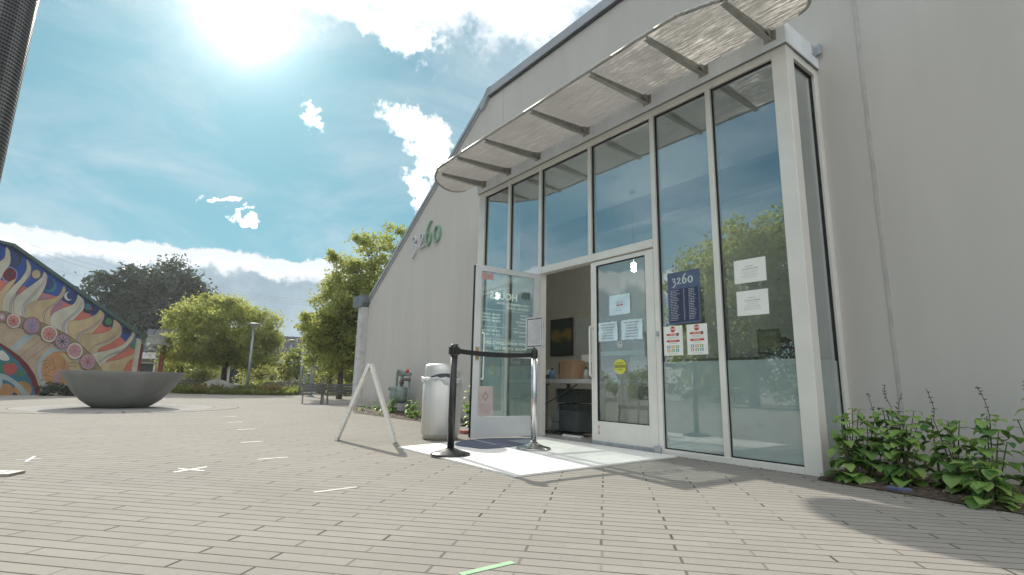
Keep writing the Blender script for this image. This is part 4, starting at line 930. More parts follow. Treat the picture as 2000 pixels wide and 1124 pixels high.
def paint(col, pts, smooth=True, n=4):
    layer[0] += 1; P = catmull([(p[0], p[1], 0) for p in pts], n, True) if smooth else [Vector((p[0], p[1], 0)) for p in pts]
    Q = [mwall(p.x, p.y) for p in P]; Q = [(max(u, eU + .02), max(z, .0)) for u, z in Q]
    tr = tessellate_polygon([[Vector((q[0], q[1], 0)) for q in Q]]); o_ = .002 + layer[0] * .0004
    mu.add([mp3(u, z, o_) for u, z in Q], [tuple(x) for x in tr], PN.index(col))
def stroke(col, pts, wd=5, closed=False, n=5):
    layer[0] += 1; P = catmull([(p[0], p[1], 0) for p in pts], n, closed)
    if closed: P.append(P[0])
    L_, R_ = [], []
    for i, p in enumerate(P):
        d = (P[min(i + 1, len(P) - 1)] - P[max(i - 1, 0)]); d = d.normalized() if d.length > 1e-6 else Vector((1, 0, 0)); q = Vector((-d.y, d.x, 0)) * wd / 2; L_.append(p + q); R_.append(p - q)
    o_ = .002 + layer[0] * .0004; vs = [mp3(*mwall(p.x, p.y), o_) for p in L_ + R_]; m = len(P)
    mu.add(vs, [(i, i + 1, m + i + 1, m + i) for i in range(m - 1)], PN.index(col))
def disc(col, x, y, r_, sx=1.): paint(col, [(x + r_ * sx * math.cos(R(30 * k)), y + r_ * math.sin(R(30 * k))) for k in range(12)])
paint('coral', [(-180, 330), (-200, 290), (0, 305), (150, 345), (250, 385), (370, 415), (470, 455), (540, 500), (620, 550), (700, 590), (760, 630), (820, 690), (870, 740), (948, 790), (948, 940), (690, 940), (560, 820), (300, 680), (-180, 600)], False)
for P in ([(235, 470), (300, 400), (345, 425), (300, 460)], [(400, 445), (345, 520), (345, 600), (365, 560), (440, 470), (440, 450)], [(475, 600), (560, 500), (620, 545), (560, 570)]): paint('rose' if P[0][0] != 475 else 'coral', P, False)
for P in ([(400, 420), (470, 385), (530, 400), (525, 450), (480, 475)], [(0, 60), (70, 60), (200, 150), (180, 165), (60, 100)], [(570, 440), (650, 480), (720, 560), (640, 545), (560, 480)]): paint('deep', P)
disc('dark', 92, 158, 56); disc('deep', 82, 160, 46)
disc('violet', 65, 272, 56); disc('maroon', 65, 270, 46); disc('dark', 65, 268, 12)
disc('tan', 247, 267, 31); stroke('line', [(247 + 31 * math.cos(R(45 * k)), 267 + 31 * math.sin(R(45 * k))) for k in range(8)], 4, True)
disc('teal', 342, 345, 46); disc('deep', 328, 335, 40)
disc('wht', 470, 418, 30); disc('deep', 482, 414, 27)
disc('dark', 602, 492, 42); disc('teal', 602, 490, 22); disc('red', 622, 505, 9)
disc('dark', 735, 590, 40); disc('green', 745, 592, 24); disc('dark', 870, 650, 32); disc('green', 920, 742, 40); disc('teal', 905, 720, 20)
FL = [('pale', [(-60, 300), (-40, 200), (0, 180), (30, 150), (42, 90), (50, 86), (65, 115), (60, 190), (20, 250), (0, 290), (-30, 330)]),
      ('tan', [(-80, 500), (-60, 420), (0, 390), (50, 335), (110, 300), (60, 370), (20, 430), (0, 520)]),
      ('pale', [(22, 525), (28, 440), (80, 365), (140, 300), (178, 235), (183, 175), (190, 172), (207, 215), (192, 280), (130, 360), (98, 430), (88, 530), (55, 560)]),
      ('pale', [(103, 548), (108, 450), (160, 395), (235, 335), (285, 290), (302, 256), (310, 256), (320, 290), (292, 370), (240, 450), (192, 520), (187, 572), (140, 580)]),
      ('tan', [(190, 575), (190, 500), (255, 462), (345, 440), (405, 410), (436, 355), (444, 356), (447, 382), (412, 440), (370, 480), (337, 530), (345, 612), (270, 620)]),
      ('pale', [(350, 630), (362, 560), (430, 510), (500, 478), (528, 440), (534, 418), (548, 418), (572, 450), (565, 500), (520, 550), (482, 600), (466, 700), (400, 690)]),
      ('tan', [(475, 700), (478, 610), (545, 592), (615, 570), (665, 540), (684, 517), (696, 520), (712, 545), (690, 595), (620, 670), (572, 705), (552, 765), (510, 760)]),
      ('tan', [(555, 770), (570, 702), (640, 686), (715, 670), (765, 640), (782, 590), (796, 588), (826, 622), (817, 680), (745, 735), (672, 772), (642, 825), (600, 830)]),
      ('pale', [(628, 835), (655, 812), (740, 790), (835, 752), (895, 695), (910, 672), (926, 680), (918, 705), (880, 752), (800, 812), (730, 850), (692, 893), (655, 890)]),
      ('tan', [(690, 905), (735, 875), (830, 850), (900, 822), (943, 796), (944, 806), (920, 835), (870, 872), (820, 935), (720, 940)])]
arc_ = [(-170, 560), (0, 522), (100, 547), (200, 577), (300, 607), (400, 652), (480, 697), (560, 762), (630, 832), (700, 930)]
paint('pale', arc_ + [(740, 905), (668, 800), (585, 725), (500, 655), (420, 610), (310, 560), (205, 525), (100, 495), (0, 475), (-170, 510)], False)
for c, P in FL:
    cx0 = sum(p[0] for p in P) / len(P); cy0 = sum(p[1] for p in P) / len(P)
    dx_, dy_ = P[len(P) // 2][0] - P[0][0], P[len(P) // 2][1] - P[0][1]; L0 = math.hypot(dx_, dy_) or 1; nx_, ny_ = -dy_ / L0, dx_ / L0
    P = [(x + nx_ * ((x - cx0) * nx_ + (y - cy0) * ny_) * .22, y + ny_ * ((x - cx0) * nx_ + (y - cy0) * ny_) * .22) for x, y in P]
    paint(c, P); stroke('line', P, 2.4, True)
for P in ([(60, 520), (70, 450), (120, 380), (180, 300), (196, 250)], [(150, 560), (160, 470), (225, 400), (290, 320), (310, 275)], [(300, 600), (290, 540), (330, 490), (380, 460), (435, 390)], [(430, 680), (425, 610), (470, 560), (530, 510), (555, 450)],
          [(520, 740), (530, 680), (600, 640), (670, 590), (700, 550)], [(600, 820), (630, 760), (710, 730), (780, 690), (812, 640)], [(670, 870), (740, 820), (830, 790), (890, 740), (918, 692)]): stroke('line', P, 2.6); stroke('violet', [(x + 12, y + 4) for x, y in P], 4)
_fl = FL[:]
paint('olive', [(-170, 560), (0, 520), (100, 545), (200, 575), (300, 605), (400, 650), (480, 695), (560, 760), (630, 830), (700, 930), (700, 1120), (-170, 1120)], False)
paint('beige', [(-170, 640), (0, 600), (100, 625), (190, 655), (280, 695), (360, 745), (440, 800), (500, 850), (560, 930), (600, 1120), (-170, 1120)], False)
stroke('line', [(-200, 560), (0, 521), (100, 546), (200, 576), (300, 606), (400, 651), (480, 696), (560, 761), (630, 831), (700, 931)], 4); stroke('line', [(-200, 620), (0, 601), (100, 626), (190, 656), (280, 696), (360, 746), (440, 801), (500, 851), (560, 931)], 3)
paint('pblue', [(60, 772), (180, 672), (235, 682), (100, 797)], False); stroke('line', [(175, 862), (350, 740)], 2.5); stroke('line', [(0, 640), (-40, 700)], 2.5); stroke('line', [(130, 830), (300, 700)], 2)
paint('maroon', [(-170, 700), (0, 740), (60, 780), (130, 830), (190, 890), (235, 960), (262, 1040), (268, 1130), (-170, 1130)], False)
paint('teal', [(-170, 730), (0, 765), (60, 810), (120, 865), (170, 930), (207, 1000), (228, 1060), (230, 1130), (-170, 1130)], False)
paint('wht', [(0, 790), (30, 805), (60, 850), (20, 860), (-30, 830)]); paint('green', [(-20, 860), (10, 880), (20, 940), (-30, 930)])
paint('green', [(105, 930), (160, 930), (165, 955), (120, 975), (95, 955)]); paint('red', [(20, 920), (30, 880), (65, 872), (105, 890), (110, 925), (75, 958), (40, 952)]); paint('green', [(35, 875), (65, 860), (100, 872), (85, 885), (60, 880)])
disc('orange', 35, 1065, 48, 1.1); disc('orange', 150, 1060, 58, 1.05); disc('deep', 95, 1100, 20)
paint('pblue', [(-60, 950), (10, 950), (60, 970), (130, 1020), (200, 1095), (205, 1130), (165, 1130), (120, 1060), (50, 1000), (-60, 975)]); paint('pblue', [(-30, 950), (8, 990), (6, 1040), (-20, 1050)])
disc('pblue', 405, 925, 162, .98); disc('orange', 410, 928, 134); 
paint('tan', [(400, 810), (450, 860), (470, 940), (450, 1010), (420, 1040), (540, 1000), (545, 900), (490, 830)])
for P in ([(275, 870), (310, 858), (345, 872)], [(285, 885), (315, 880), (338, 890), (315, 902), (285, 885)], [(350, 840), (362, 880), (372, 915), (345, 925)], [(295, 920), (310, 905), (335, 925), (315, 950), (298, 935)], [(290, 960), (330, 965), (345, 975)], [(310, 990), (340, 1000), (355, 1010)],
          [(455, 885), (490, 872), (520, 885)], [(465, 900), (495, 895), (515, 905)], [(440, 850), (432, 900), (425, 925), (450, 930)]): stroke('line', P, 3.5)
paint('lav', [(370, 950), (395, 945), (400, 1010), (370, 1030)]); 
for x, y, r_, ring, core, sp_c in ((5, 560, 30, 'pink', 'rose', 'wht'), (85, 587, 50, 'wht', 'pink', 'red'), (210, 620, 60, 'rose', 'lav', 'violet'), (328, 676, 58, 'wht', 'pink', 'red'), (418, 728, 52, 'rose', 'lav', 'dark'), (503, 793, 56, 'wht', 'pink', 'rose'), (591, 868, 54, 'pink', 'lav', 'red'), (-90, 540, 55, 'wht', 'pink', 'red')):
    disc(ring, x, y, r_); disc(core, x, y, r_ * .82)
    for k in range(8):
        a = R(45 * k + 10); stroke(sp_c, [(x, y), (x + r_ * .68 * math.cos(a), y + r_ * .68 * math.sin(a))], 5)
    stroke('line', [(x + r_ * math.cos(R(45 * k)), y + r_ * math.sin(R(45 * k))) for k in range(8)], 2.5, True)
mu.build('mural', PM, t, label='painted mural of a sun with flames, medallions, fruit and faces')
# covered walkway running back from the mural wall's low corner
Wd_ = -U; Bk = -Nn
t = thing('covered_walkway', tuple(E0 + Wd_ * .8), 'flat white walkway roof on red posts beside the mural wall', 'walkway')
mb = MB(); zt = eZ + .06
c0 = E0 + Wd_ * .32; 
def wk(u, b, z): return c0 + Wd_ * u + Bk * b + Vector((0, 0, z))
mb.add([wk(0, 0, zt - .32), wk(1.35, 0, zt - .32), wk(1.35, 9, zt - .32), wk(0, 9, zt - .32), wk(0, 0, zt), wk(1.35, 0, zt), wk(1.35, 9, zt), wk(0, 9, zt)], [(0, 1, 2, 3), (4, 5, 6, 7), (0, 1, 5, 4), (1, 2, 6, 5), (2, 3, 7, 6), (3, 0, 4, 7)])
mb.add([wk(-.0, -.03, zt - .02), wk(1.38, -.03, zt - .02), wk(1.38, 9, zt - .02), wk(-.0, 9, zt - .02), wk(-.0, -.03, zt + .04), wk(1.38, -.03, zt + .04), wk(1.38, 9, zt + .04), wk(-.0, 9, zt + .04)], [(0, 1, 2, 3), (4, 5, 6, 7), (0, 1, 5, 4), (1, 2, 6, 5), (2, 3, 7, 6), (3, 0, 4, 7)])
mb.build('roof', mat('walkway_fascia', (.50, .51, .50), .6), t)
for b_ in (.25, 1.5, 3.2, 5.2, 7.5):
    for u_ in (1.18, .55):
        mb = MB(); p = wk(u_, b_ + (.0 if u_ > 1 else .5), 0); mb.beam(p, p + Vector((0, 0, zt - .33)), .13, .13, up=tuple(Nn)); mb.build('post', mat('red_post', (.34, .11, .09), .6), t)
mb = MB(); cpos = wk(.12, .05, zt - .42); mb.lathe([(.09, .10), (.09, .04), (.07, 0), (.03, -.03)], cpos, 16); solo(mb, 'security_camera', M_white, tuple(cpos), 'small white dome camera under the walkway roof', 'camera')

# ------------------------------------------------------------------ building at the back of the plaza
Db = 38.; bL, bR = at(250, 760, Db), at(700, 760, Db); bL.z = bR.z = 0; bu = (bR - bL).normalized(); bn = Vector((bu.y, -bu.x, 0))
if bn.dot(-bL) < 0: bn = -bn
Lb = (bR - bL).length
def bk(u, z, d): return bL + bu * u + Vector((0, 0, z)) - bn * d
def bb(mb, u0, u1, z0, z1, d0, d1, mi=0):
    mb.add([bk(u, z, d) for z in (z0, z1) for d in (d0, d1) for u in (u0, u1)], [(0, 2, 3, 1), (4, 5, 7, 6), (0, 1, 5, 4), (2, 6, 7, 3), (0, 4, 6, 2), (1, 3, 7, 5)], mi)
def ub(px): p = at(px, 700, Db); return (Vector((p.x, p.y, 0)) - bL).dot(bu)
t = thing('plaza_building', tuple((bL + bR) / 2), 'low tan building with dark seamed roof beyond the plaza trees', 'building')
mb = MB(); bb(mb, 0, Lb, 0, 1.75, .6, .9); mb.build('wall', mat('tan_wall', (.36, .31, .23), .8), t)
mb = MB(); mb.add([bk(0, 2.16, -.1), bk(Lb, 2.16, -.1), bk(Lb, 3.75, 3.4), bk(0, 3.75, 3.4), bk(0, 2.1, -.1), bk(Lb, 2.1, -.1), bk(Lb, 2.1, 3.4), bk(0, 2.1, 3.4)], [(0, 1, 2, 3), (0, 4, 5, 1), (1, 5, 6, 2), (2, 6, 7, 3), (3, 7, 4, 0), (4, 7, 6, 5)])
k = .0
while k < Lb: mb.add([bk(k, 2.16, -.1), bk(k + .03, 2.16, -.1), bk(k + .03, 3.75, 3.4), bk(k, 3.75, 3.4), bk(k, 2.20, -.1), bk(k + .03, 2.20, -.1), bk(k + .03, 3.79, 3.4), bk(k, 3.79, 3.4)], [(4, 5, 6, 7), (0, 1, 5, 4), (1, 2, 6, 5), (3, 0, 4, 7)]); k += .42
mb.build('roof', mat('slate_metal', (.055, .062, .078), .97, 0, spec=.03), t)
mb = MB(); bb(mb, 0, Lb, 1.72, 2.10, -.16, .62); mb.build('fascia', mat('pale_fascia', (.50, .51, .50), .6), t)
for a_, b_ in ((262, 300), (340, 356), (452, 478), (530, 538), (541, 555), (600, 640)):
    u0, u1 = ub(a_), ub(b_); mb = MB(); bb(mb, u0, u1, .1, 1.45, .56, .6); f_ = mb.build('window', mat('dark_opening', (.03, .045, .045), .25), t)
    mb = MB(); 
    for q in (u0 - .09, u1, ): bb(mb, q, q + .09, 0, 1.5, .5, .56)
    bb(mb, u0, u1, 1.45, 1.53, .5, .56); mb.build('frame', MATS['pale_fascia'], f_)
for a_ in (560, 568, 330):
    p = bk(ub(a_), 0, .1); mb = MB(); mb.beam(p, p + Vector((0, 0, 1.75)), .12, .12, up=tuple(bn)); mb.build('post', MATS['red_post'], t)

# ------------------------------------------------------------------ trees and shrubs
def leaf_cloud(ells, n, size, seed, per=55, clump=.34, shell=.55, flat=.75):
    """many small rhombic leaves gathered in clumps spread through the crown; returns verts, faces"""
    rg = np.random.default_rng(seed); vol = np.array([e[3] * e[4] * e[5] for e in ells]) ** .75; pr_ = vol / vol.sum()
    nc = max(8, n // per); ei = rg.choice(len(ells), nc, p=pr_); E = np.array(ells)
    d = rg.normal(size=(nc, 3)); d /= np.linalg.norm(d, axis=1)[:, None]
    rr = shell + (1 - shell) * rg.random(nc) ** .6; inner = rg.random(nc) < .18; rr[inner] = rg.random(inner.sum()) ** .5 * .8
    cen = E[ei, :3] + d * E[ei, 3:] * rr[:, None]
    cs = clump * (.6 + .9 * rg.random(nc))
    ci = rg.integers(0, nc, n); g = rg.normal(size=(n, 3)) * .5; g[:, 2] *= flat
    p = cen[ci] + g * cs[ci][:, None]
    a = rg.normal(size=(n, 3)); a[:, 2] -= .3; a /= np.linalg.norm(a, axis=1)[:, None]
    b = np.cross(a, rg.normal(size=(n, 3))); b /= np.linalg.norm(b, axis=1)[:, None]
    s = size * (.6 + .8 * rg.random(n)); l = a * s[:, None] * .5; w_ = b * s[:, None] * .27
    v = np.stack([p - l, p + w_, p + l, p - w_], 1).reshape(-1, 3)
    return v, cen
def fast_mesh(name, v, m, parent):
    n = len(v) // 4; me = bpy.data.meshes.new(name); off = np.array(parent_origin(parent)) if parent else np.zeros(3)
    me.vertices.add(len(v)); me.vertices.foreach_set('co', (v - off).astype(np.float32).ravel())
    me.loops.add(4 * n); me.loops.foreach_set('vertex_index', np.arange(4 * n, dtype=np.int32))
    me.polygons.add(n); me.polygons.foreach_set('loop_start', np.arange(0, 4 * n, 4, dtype=np.int32)); me.polygons.foreach_set('loop_total', np.full(n, 4, dtype=np.int32))
    me.materials.append(m); me.update(calc_edges=True); o = bpy.data.objects.new(name, me); COL.objects.link(o)
    if parent: o.parent = parent
    return o
M_bark = mat('bark', (.07, .055, .045), .9, var=.3, scale=8, bump=.6, bscale=30); M_barkd = mat('dark_bark', (.05, .042, .035), .9, var=.3, scale=4)
def tree(name, label, x, y, ells, n, size, m, seed, trunk=(.12, 1.5), group=None, clump=.34, bark=None, shell=.55, lean=(0, 0), per=55):
    t = thing(name, (x, y, 0), label, 'tree', group); rnd = random.Random(seed)
    v, cen = leaf_cloud(ells, n, size, seed, per=per, clump=clump, shell=shell)
    r0, h0 = trunk; mb = MB(); top = Vector((x + lean[0], y + lean[1], h0))
    mb.tube(catmull([(x, y, -.05), (x + lean[0] * .3 + r0 * .2, y, h0 * .5), top], 4), [r0 * (1.25 - .45 * k / 8) for k in range(9)], 10)
    idx = rnd.sample(range(len(cen)), min(len(cen), 26))
    for q, i in enumerate(idx):
        c = Vector(cen[i]); st = Vector((x + lean[0] * .8, y + lean[1] * .8, h0 * rnd.uniform(.75, 1.0))); md = st.lerp(c, .45) + Vector((rnd.uniform(-.15, .15), rnd.uniform(-.15, .15), .15 * (c - st).length))
        P = catmull([st, md, c], 4); k_ = r0 * rnd.uniform(.28, .5); mb.tube(P, [k_ * (1 - .85 * j / (len(P) - 1)) + .004 for j in range(len(P))], 6)
    mb.build('trunk', bark or M_bark, t)
    fast_mesh('crown', v, m, t); return t
L_plz = leaf_mat('leaves_plaza', (.13, .175, .05), (.26, .29, .08), .58, (.66, .66, .18))
L_drk = leaf_mat('leaves_dark', (.034, .055, .045), (.06, .085, .062), .25, (.10, .14, .06))
L_big = leaf_mat('leaves_big', (.13, .185, .05), (.27, .30, .085), .58, (.68, .69, .19))
L_shr = leaf_mat('leaves_shrub', (.09, .14, .035), (.19, .23, .06), .5, (.5, .54, .12))
def el_(px, py, D, rpx, rpy, rd=None):
    p = at(px, py, D); k = D / 1004.5; return (p.x, p.y, p.z, (rd or rpx) * k * 1.0, rpx * k, rpy * k)
p = gnd(433, 768); D1 = math.hypot(p.x, p.y)
tree('plaza_tree', 'round yellow green tree beside the tall lamp post beyond the bowl', p.x, p.y,
     [el_(438, 650, D1, 78, 52), el_(385, 650, D1, 52, 50), el_(490, 650, D1, 52, 48), el_(400, 612, D1, 45, 36), el_(455, 610, D1, 55, 32), el_(368, 680, D1, 42, 34), el_(505, 690, D1, 40, 30), el_(440, 697, D1, 92, 20), el_(400, 702, D1, 45, 14), el_(490, 706, D1, 45, 14), el_(530, 655, D1, 20, 30), el_(440, 650, D1, 90, 60)],
     44000, .115, L_plz, 11, (.11, 1.5), clump=.34, per=120)
D2 = 20.; q = at(668, 700, D2)
tree('shade_tree', 'tall bushy yellow green tree rising behind the low end of the clinic', q.x, q.y,
     [el_(735, 610, D2, 105, 95), el_(670, 590, D2, 55, 70), el_(700, 500, D2, 55, 42), el_(780, 500, D2, 65, 60), el_(640, 650, D2, 55, 50), el_(610, 630, D2, 36, 22), el_(690, 660, D2, 80, 45), el_(770, 690, D2, 60, 40), el_(615, 665, D2, 35, 20), el_(668, 520, D2, 22, 24), el_(700, 700, D2, 70, 22), el_(650, 700, D2, 50, 18), el_(740, 630, D2, 90, 90)],
     72000, .115, L_big, 12, (.09, 2.0), per=130, clump=.30)
for i, (lab, ells, px) in enumerate((('broad dark evergreen tree behind the mural building, left of the pair', [el_(240, 556, 60, 34, 26), el_(208, 568, 60, 20, 22), el_(282, 556, 60, 30, 28), el_(255, 610, 60, 48, 36), el_(292, 645, 60, 46, 40), el_(218, 600, 60, 20, 24)], 262),
                            ('broad dark evergreen tree behind the mural building, right of the pair', [el_(336, 552, 64, 28, 30), el_(366, 562, 64, 26, 28), el_(350, 605, 64, 44, 36), el_(390, 600, 64, 18, 28), el_(338, 650, 64, 48, 32), el_(402, 582, 64, 10, 12)], 345))):
    g = at(px, 740, 62); tree('evergreen_tree', lab, g.x, g.y, ells, 21000, .34, L_drk, 30 + i, (.45, 4.5), 'dark trees behind the mural building', clump=.95, per=210, shell=.7, bark=M_barkd)
small = [(347, 715, 33, 30, 26, 'small green tree left of the round plaza tree trunk'), (395, 728, 34, 26, 16, 'low green sapling directly behind the plaza tree trunk'), (505, 728, 33, 40, 18, 'low green sapling right of the tall lamp post'), (578, 712, 30, 24, 32, 'young tree right of the far lamp post'),
         (643, 712, 27, 34, 34, 'young tree behind the slatted metal bench'), (702, 735, 26, 30, 26, 'dark bushy tree by the clinic corner')]
for i, (px, py, D, rx, ry, lab) in enumerate(small):
    g = at(px, 760, D); tree('young_tree', lab, g.x, g.y, [el_(px, py, D, rx, ry), el_(px - rx * .4, py + 6, D, rx * .6, ry * .7), el_(px + rx * .4, py - 4, D, rx * .6, ry * .7)], 2600, .12, L_plz if i % 2 == 0 else L_shr, 50 + i, (.05, .9), 'young trees at the back of the plaza', clump=.32)
# tree and hedge on the camera's side of the plaza; the glass shows them mirrored
tree('courtyard_tree', 'large leafy tree across the courtyard, seen mirrored in the right panes', -9.6, -9.3, [(-9.7, -9.3, 4.6, 2.3, 2.3, 2.0), (-11.0, -8.6, 3.9, 1.5, 1.6, 1.5), (-8.6, -10.2, 4.4, 1.8, 1.8, 2.2), (-9.4, -9.3, 6.1, 1.3, 1.3, 1.2), (-8.2, -9.9, 6.2, 1.2, 1.2, 1.0), (-9.6, -9.2, 2.9, 2.2, 2.2, 1.2), (-7.2, -10.8, 4.6, 1.6, 1.6, 2.0), (-11, -8.8, 1.9, 1.6, 1.6, 1.2), (-9.4, -9.6, 1.8, 1.8, 1.6, 1.2), (-7.6, -10.6, 2.4, 1.7, 1.5, 1.6)], 42000, .17, L_big, 71, (.16, 2.0), clump=.4)
def shrub(name, label, c, rx, ry, rz, n, size, m, seed, group=None, cat='shrub'):
    t = thing(name, (c[0], c[1], 0), label, cat, group); v, _ = leaf_cloud([(c[0], c[1], rz * .75, rx, ry, rz * .8)], n, size, seed, clump=.18, shell=.3); v[:, 2] = np.maximum(v[:, 2], .01)
    fast_mesh('foliage', v, m, t); mb = MB(); rnd = random.Random(seed)
    for k in range(6): a = rnd.random() * 6.28; mb.tube([(c[0], c[1], 0), (c[0] + math.cos(a) * rx * .5, c[1] + math.sin(a) * ry * .5, rz * .9)], [.02, .006], 5)
    mb.build('stem', M_bark, t); return t
for i in range(9):
    x = -34 + i * 4.2; v, _ = leaf_cloud([(x, -12.5, .7, 2.4, .8, .75)], 3600, .14, 90 + i, clump=.3, shell=.3); v[:, 2] = np.maximum(v[:, 2], 0)
    if i == 0: V = v
    else: V = np.concatenate([V, v])
t = thing('hedge', (-18, -12.5, 0), 'long dark green hedge along the far side of the courtyard', 'hedge'); fast_mesh('foliage', V, L_shr, t)
L_gold = leaf_mat('leaves_gold', (.17, .13, .05), (.28, .22, .08), .4, (.5, .4, .15)); L_wht = leaf_mat('leaves_pale', (.20, .22, .12), (.42, .43, .34), .4, (.6, .6, .45))
sh = [(380, 763, 26, 1.1, .32, L_shr, 'low green shrub at the left end of the far bed'), (408, 762, 26, .8, .34, L_gold, 'small russet shrub beside the white boulder'), (462, 762, 26, 1.1, .40, L_shr, 'leafy green shrub just left of the tall lamp post'), (520, 758, 25.5, .9, .42, L_gold, 'golden grassy shrub right of the tall lamp post'), (505, 748, 29, 1.0, .6, L_shr, 'tall green shrub behind the golden one'),
      (560, 752, 30, 1.0, .6, L_wht, 'pale flowering shrub under the far lamp post'), (525, 745, 31, .8, .7, L_shr, 'grey green shrub between the lamp posts'), (590, 748, 28, .7, .7, L_wht, 'white flowering shrub behind the upright bench'), (575, 768, 25, .45, .3, L_shr, 'small tuft right of the far wooden bench'), (637, 757, 26, .35, .5, L_gold, 'yellow bush between the two near benches'),
      (680, 752, 24, 1.1, .65, L_shr, 'dark green shrub behind the slatted metal bench'), (128, 762, 22.4, .7, .42, L_drk, 'dark low bush at the foot of the mural'), (445, 745, 30, .9, .5, L_shr, 'mixed green shrub behind the lamp post base')]
for i, (px, py, D, r_, hz, m, lab) in enumerate(sh):
    c = at(px, 760, D); shrub('shrub', lab, (c.x, c.y), r_ * .9, r_ * 1.1, hz * .68, 1300, .10, m, 120 + i, 'shrubs in the far planting beds')
# the far bed itself
bp = [gnd(352, 769), gnd(420, 771), gnd(500, 772.5), gnd(575, 773), gnd(606, 771)]; bpoly = [(p.x, p.y) for p in bp] + [(p.x * 1.6, p.y * 1.6) for p in reversed(bp)]
sheet('far_planting_bed', bpoly, .02, M_soil)
rg = np.random.default_rng(5); n = 26000; i = rg.random(n) * 3.999; k = i.astype(int); f = (i - k)[:, None]; PB = np.array([(p.x, p.y) for p in bp]); base_ = PB[k] * (1 - f) + PB[k + 1] * f; s_ = 1.01 + rg.random(n)[:, None] ** 1.3 * .34; xy = base_ * s_
hgt = .06 + .13 * (np.sin(xy[:, 1] * 3.1) * np.sin(xy[:, 0] * 2.3) * .5 + .5) * rg.random(n); zz = rg.random(n) * hgt * 1.3 + .02; pc = np.column_stack([xy, zz]); a = rg.normal(size=(n, 3)) * .5; a[:, 2] = np.abs(a[:, 2]) + .8; a /= np.linalg.norm(a, axis=1)[:, None]; b_ = rg.normal(size=(n, 3)) * .2
s2 = .14 * (.5 + rg.random(n))[:, None]; V = np.stack([pc - a * s2 * .5, pc + b_ * s2, pc + a * s2 * .5, pc - b_ * s2], 1).reshape(-1, 3)
o = fast_mesh('ground_cover', V, L_shr, None); o['kind'] = 'stuff'; o['label'] = 'low green ground cover filling the far planting bed'; o['category'] = 'ground cover'
def boulder(px, py, D, r_, h, lab, seed):
    c = at(px, py, D); mb = MB(); rnd = random.Random(seed); bm = bmesh.new(); bmesh.ops.create_icosphere(bm, subdivisions=3, radius=1)
    for v in bm.verts:
        k = 1 + .16 * math.sin(v.co.x * 3 + seed) * math.sin(v.co.y * 2.6 + 1) + rnd.uniform(-.03, .03); v.co = Vector((c.x + v.co.x * r_ * .8 * k, c.y + v.co.y * r_ * k, max(0, v.co.z * h * k + h * .35)))
    bm.verts.index_update(); mb.add([v.co for v in bm.verts], [[v.index for v in f_.verts] for f_ in bm.faces], 0, True); bm.free()
    solo(mb, 'boulder', mat('pale_rock', (.42, .42, .40), .85, var=.2, scale=3, bump=.5, bscale=9), (c.x, c.y, 0), lab, 'boulder')
boulder(418, 762, 26.5, .75, .42, 'pale smooth boulder left of the plaza tree trunk', 1); boulder(452, 764, 27.5, .55, .30, 'small pale boulder right of the plaza tree trunk', 2)

# ------------------------------------------------------------------ lamp posts and poles
def lamp(px, py, D, H_, k, lab):
    g = gnd(px, py) if D is None else at(px, py, D); g.z = 0; t = thing('lamp_post', g, lab, 'lamp post', 'lamp posts of the plaza')
    mb = MB(); mb.lathe([(.17 * k, 0), (.17 * k, .05 * k), (.15 * k, .09 * k), (.07 * k, .10 * k)], g, 20); mb.build('base', M_galvp, t)
    mb = MB(); mb.tube([g + Vector((0, 0, .1 * k)), g + Vector((0, 0, H_ - .22 * k))], [.060 * k, .045 * k], 14); mb.build('pole', M_galvp, t)
    mb = MB(); mb.lathe([(.045 * k, H_ - .24 * k), (.06 * k, H_ - .16 * k), (.12 * k, H_ - .10 * k), (.30 * k, H_ - .04 * k), (.31 * k, H_ - .02 * k), (.26 * k, H_ + .0 * k), (.1 * k, H_ + .025 * k), (.0, H_ + .03 * k)], g, 28); mb.build('lamp_head', mat('lamp_head_paint', (.34, .38, .36), .5), t)
M_galvp = mat('pole_paint', (.27, .32, .34), .5, .2)
lamp(481, 771, None, 3.02, .95, 'tall blue grey disc topped lamp post in front of the round plaza tree')
lamp(561, 765, 33, 2.95, .85, 'smaller disc topped lamp post in front of the dark roof')
for px, py, D, h, r_, lab in ((590, 772, 24.7, 2.05, .055, 'slim pale pole left of the thick grey pole'), (612, 788, 22.6, 2.35, .085, 'thick grey pole behind the upright bench')):
    g = at(px - 5, 760, D); g.z = 0; mb = MB(); mb.tube([g, g + Vector((0, 0, h))], [r_, r_ * .85], 14); mb.lathe([(r_ * 1.8, 0), (r_ * 1.8, .04), (r_, .05)], g, 16); solo(mb, 'pole', M_galvp, g, lab, 'pole')
g = at(633, 760, 26); g.z = 0; mb = MB(); mb.tube([g, g + Vector((0, 0, .40))], .03, 8); mb.lathe([(.05, .38), (.06, .44), (.0, .48)], g, 12); solo(mb, 'path_light', M_galvp, g, 'short path light with a pale cap between the benches', 'path light')
# fence far right
f0, f1 = at(600, 760, 33), at(700, 760, 30); f0.z = f1.z = 0; t = thing('picket_fence', f0, 'dark metal picket fence behind the benches', 'fence'); mb = MB()
for k in range(60):
    p = f0.lerp(f1, k / 59); mb.beam(p, p + Vector((0, 0, 1.45)), .03, .03)
mb.build('picket', M_black, t)['kind'] = 'stuff'
mb = MB()
for z in (.15, 1.35): mb.beam(f0 + Vector((0, 0, z)), f1 + Vector((0, 0, z)), .05, .05)
mb.build('rail', M_black, t)
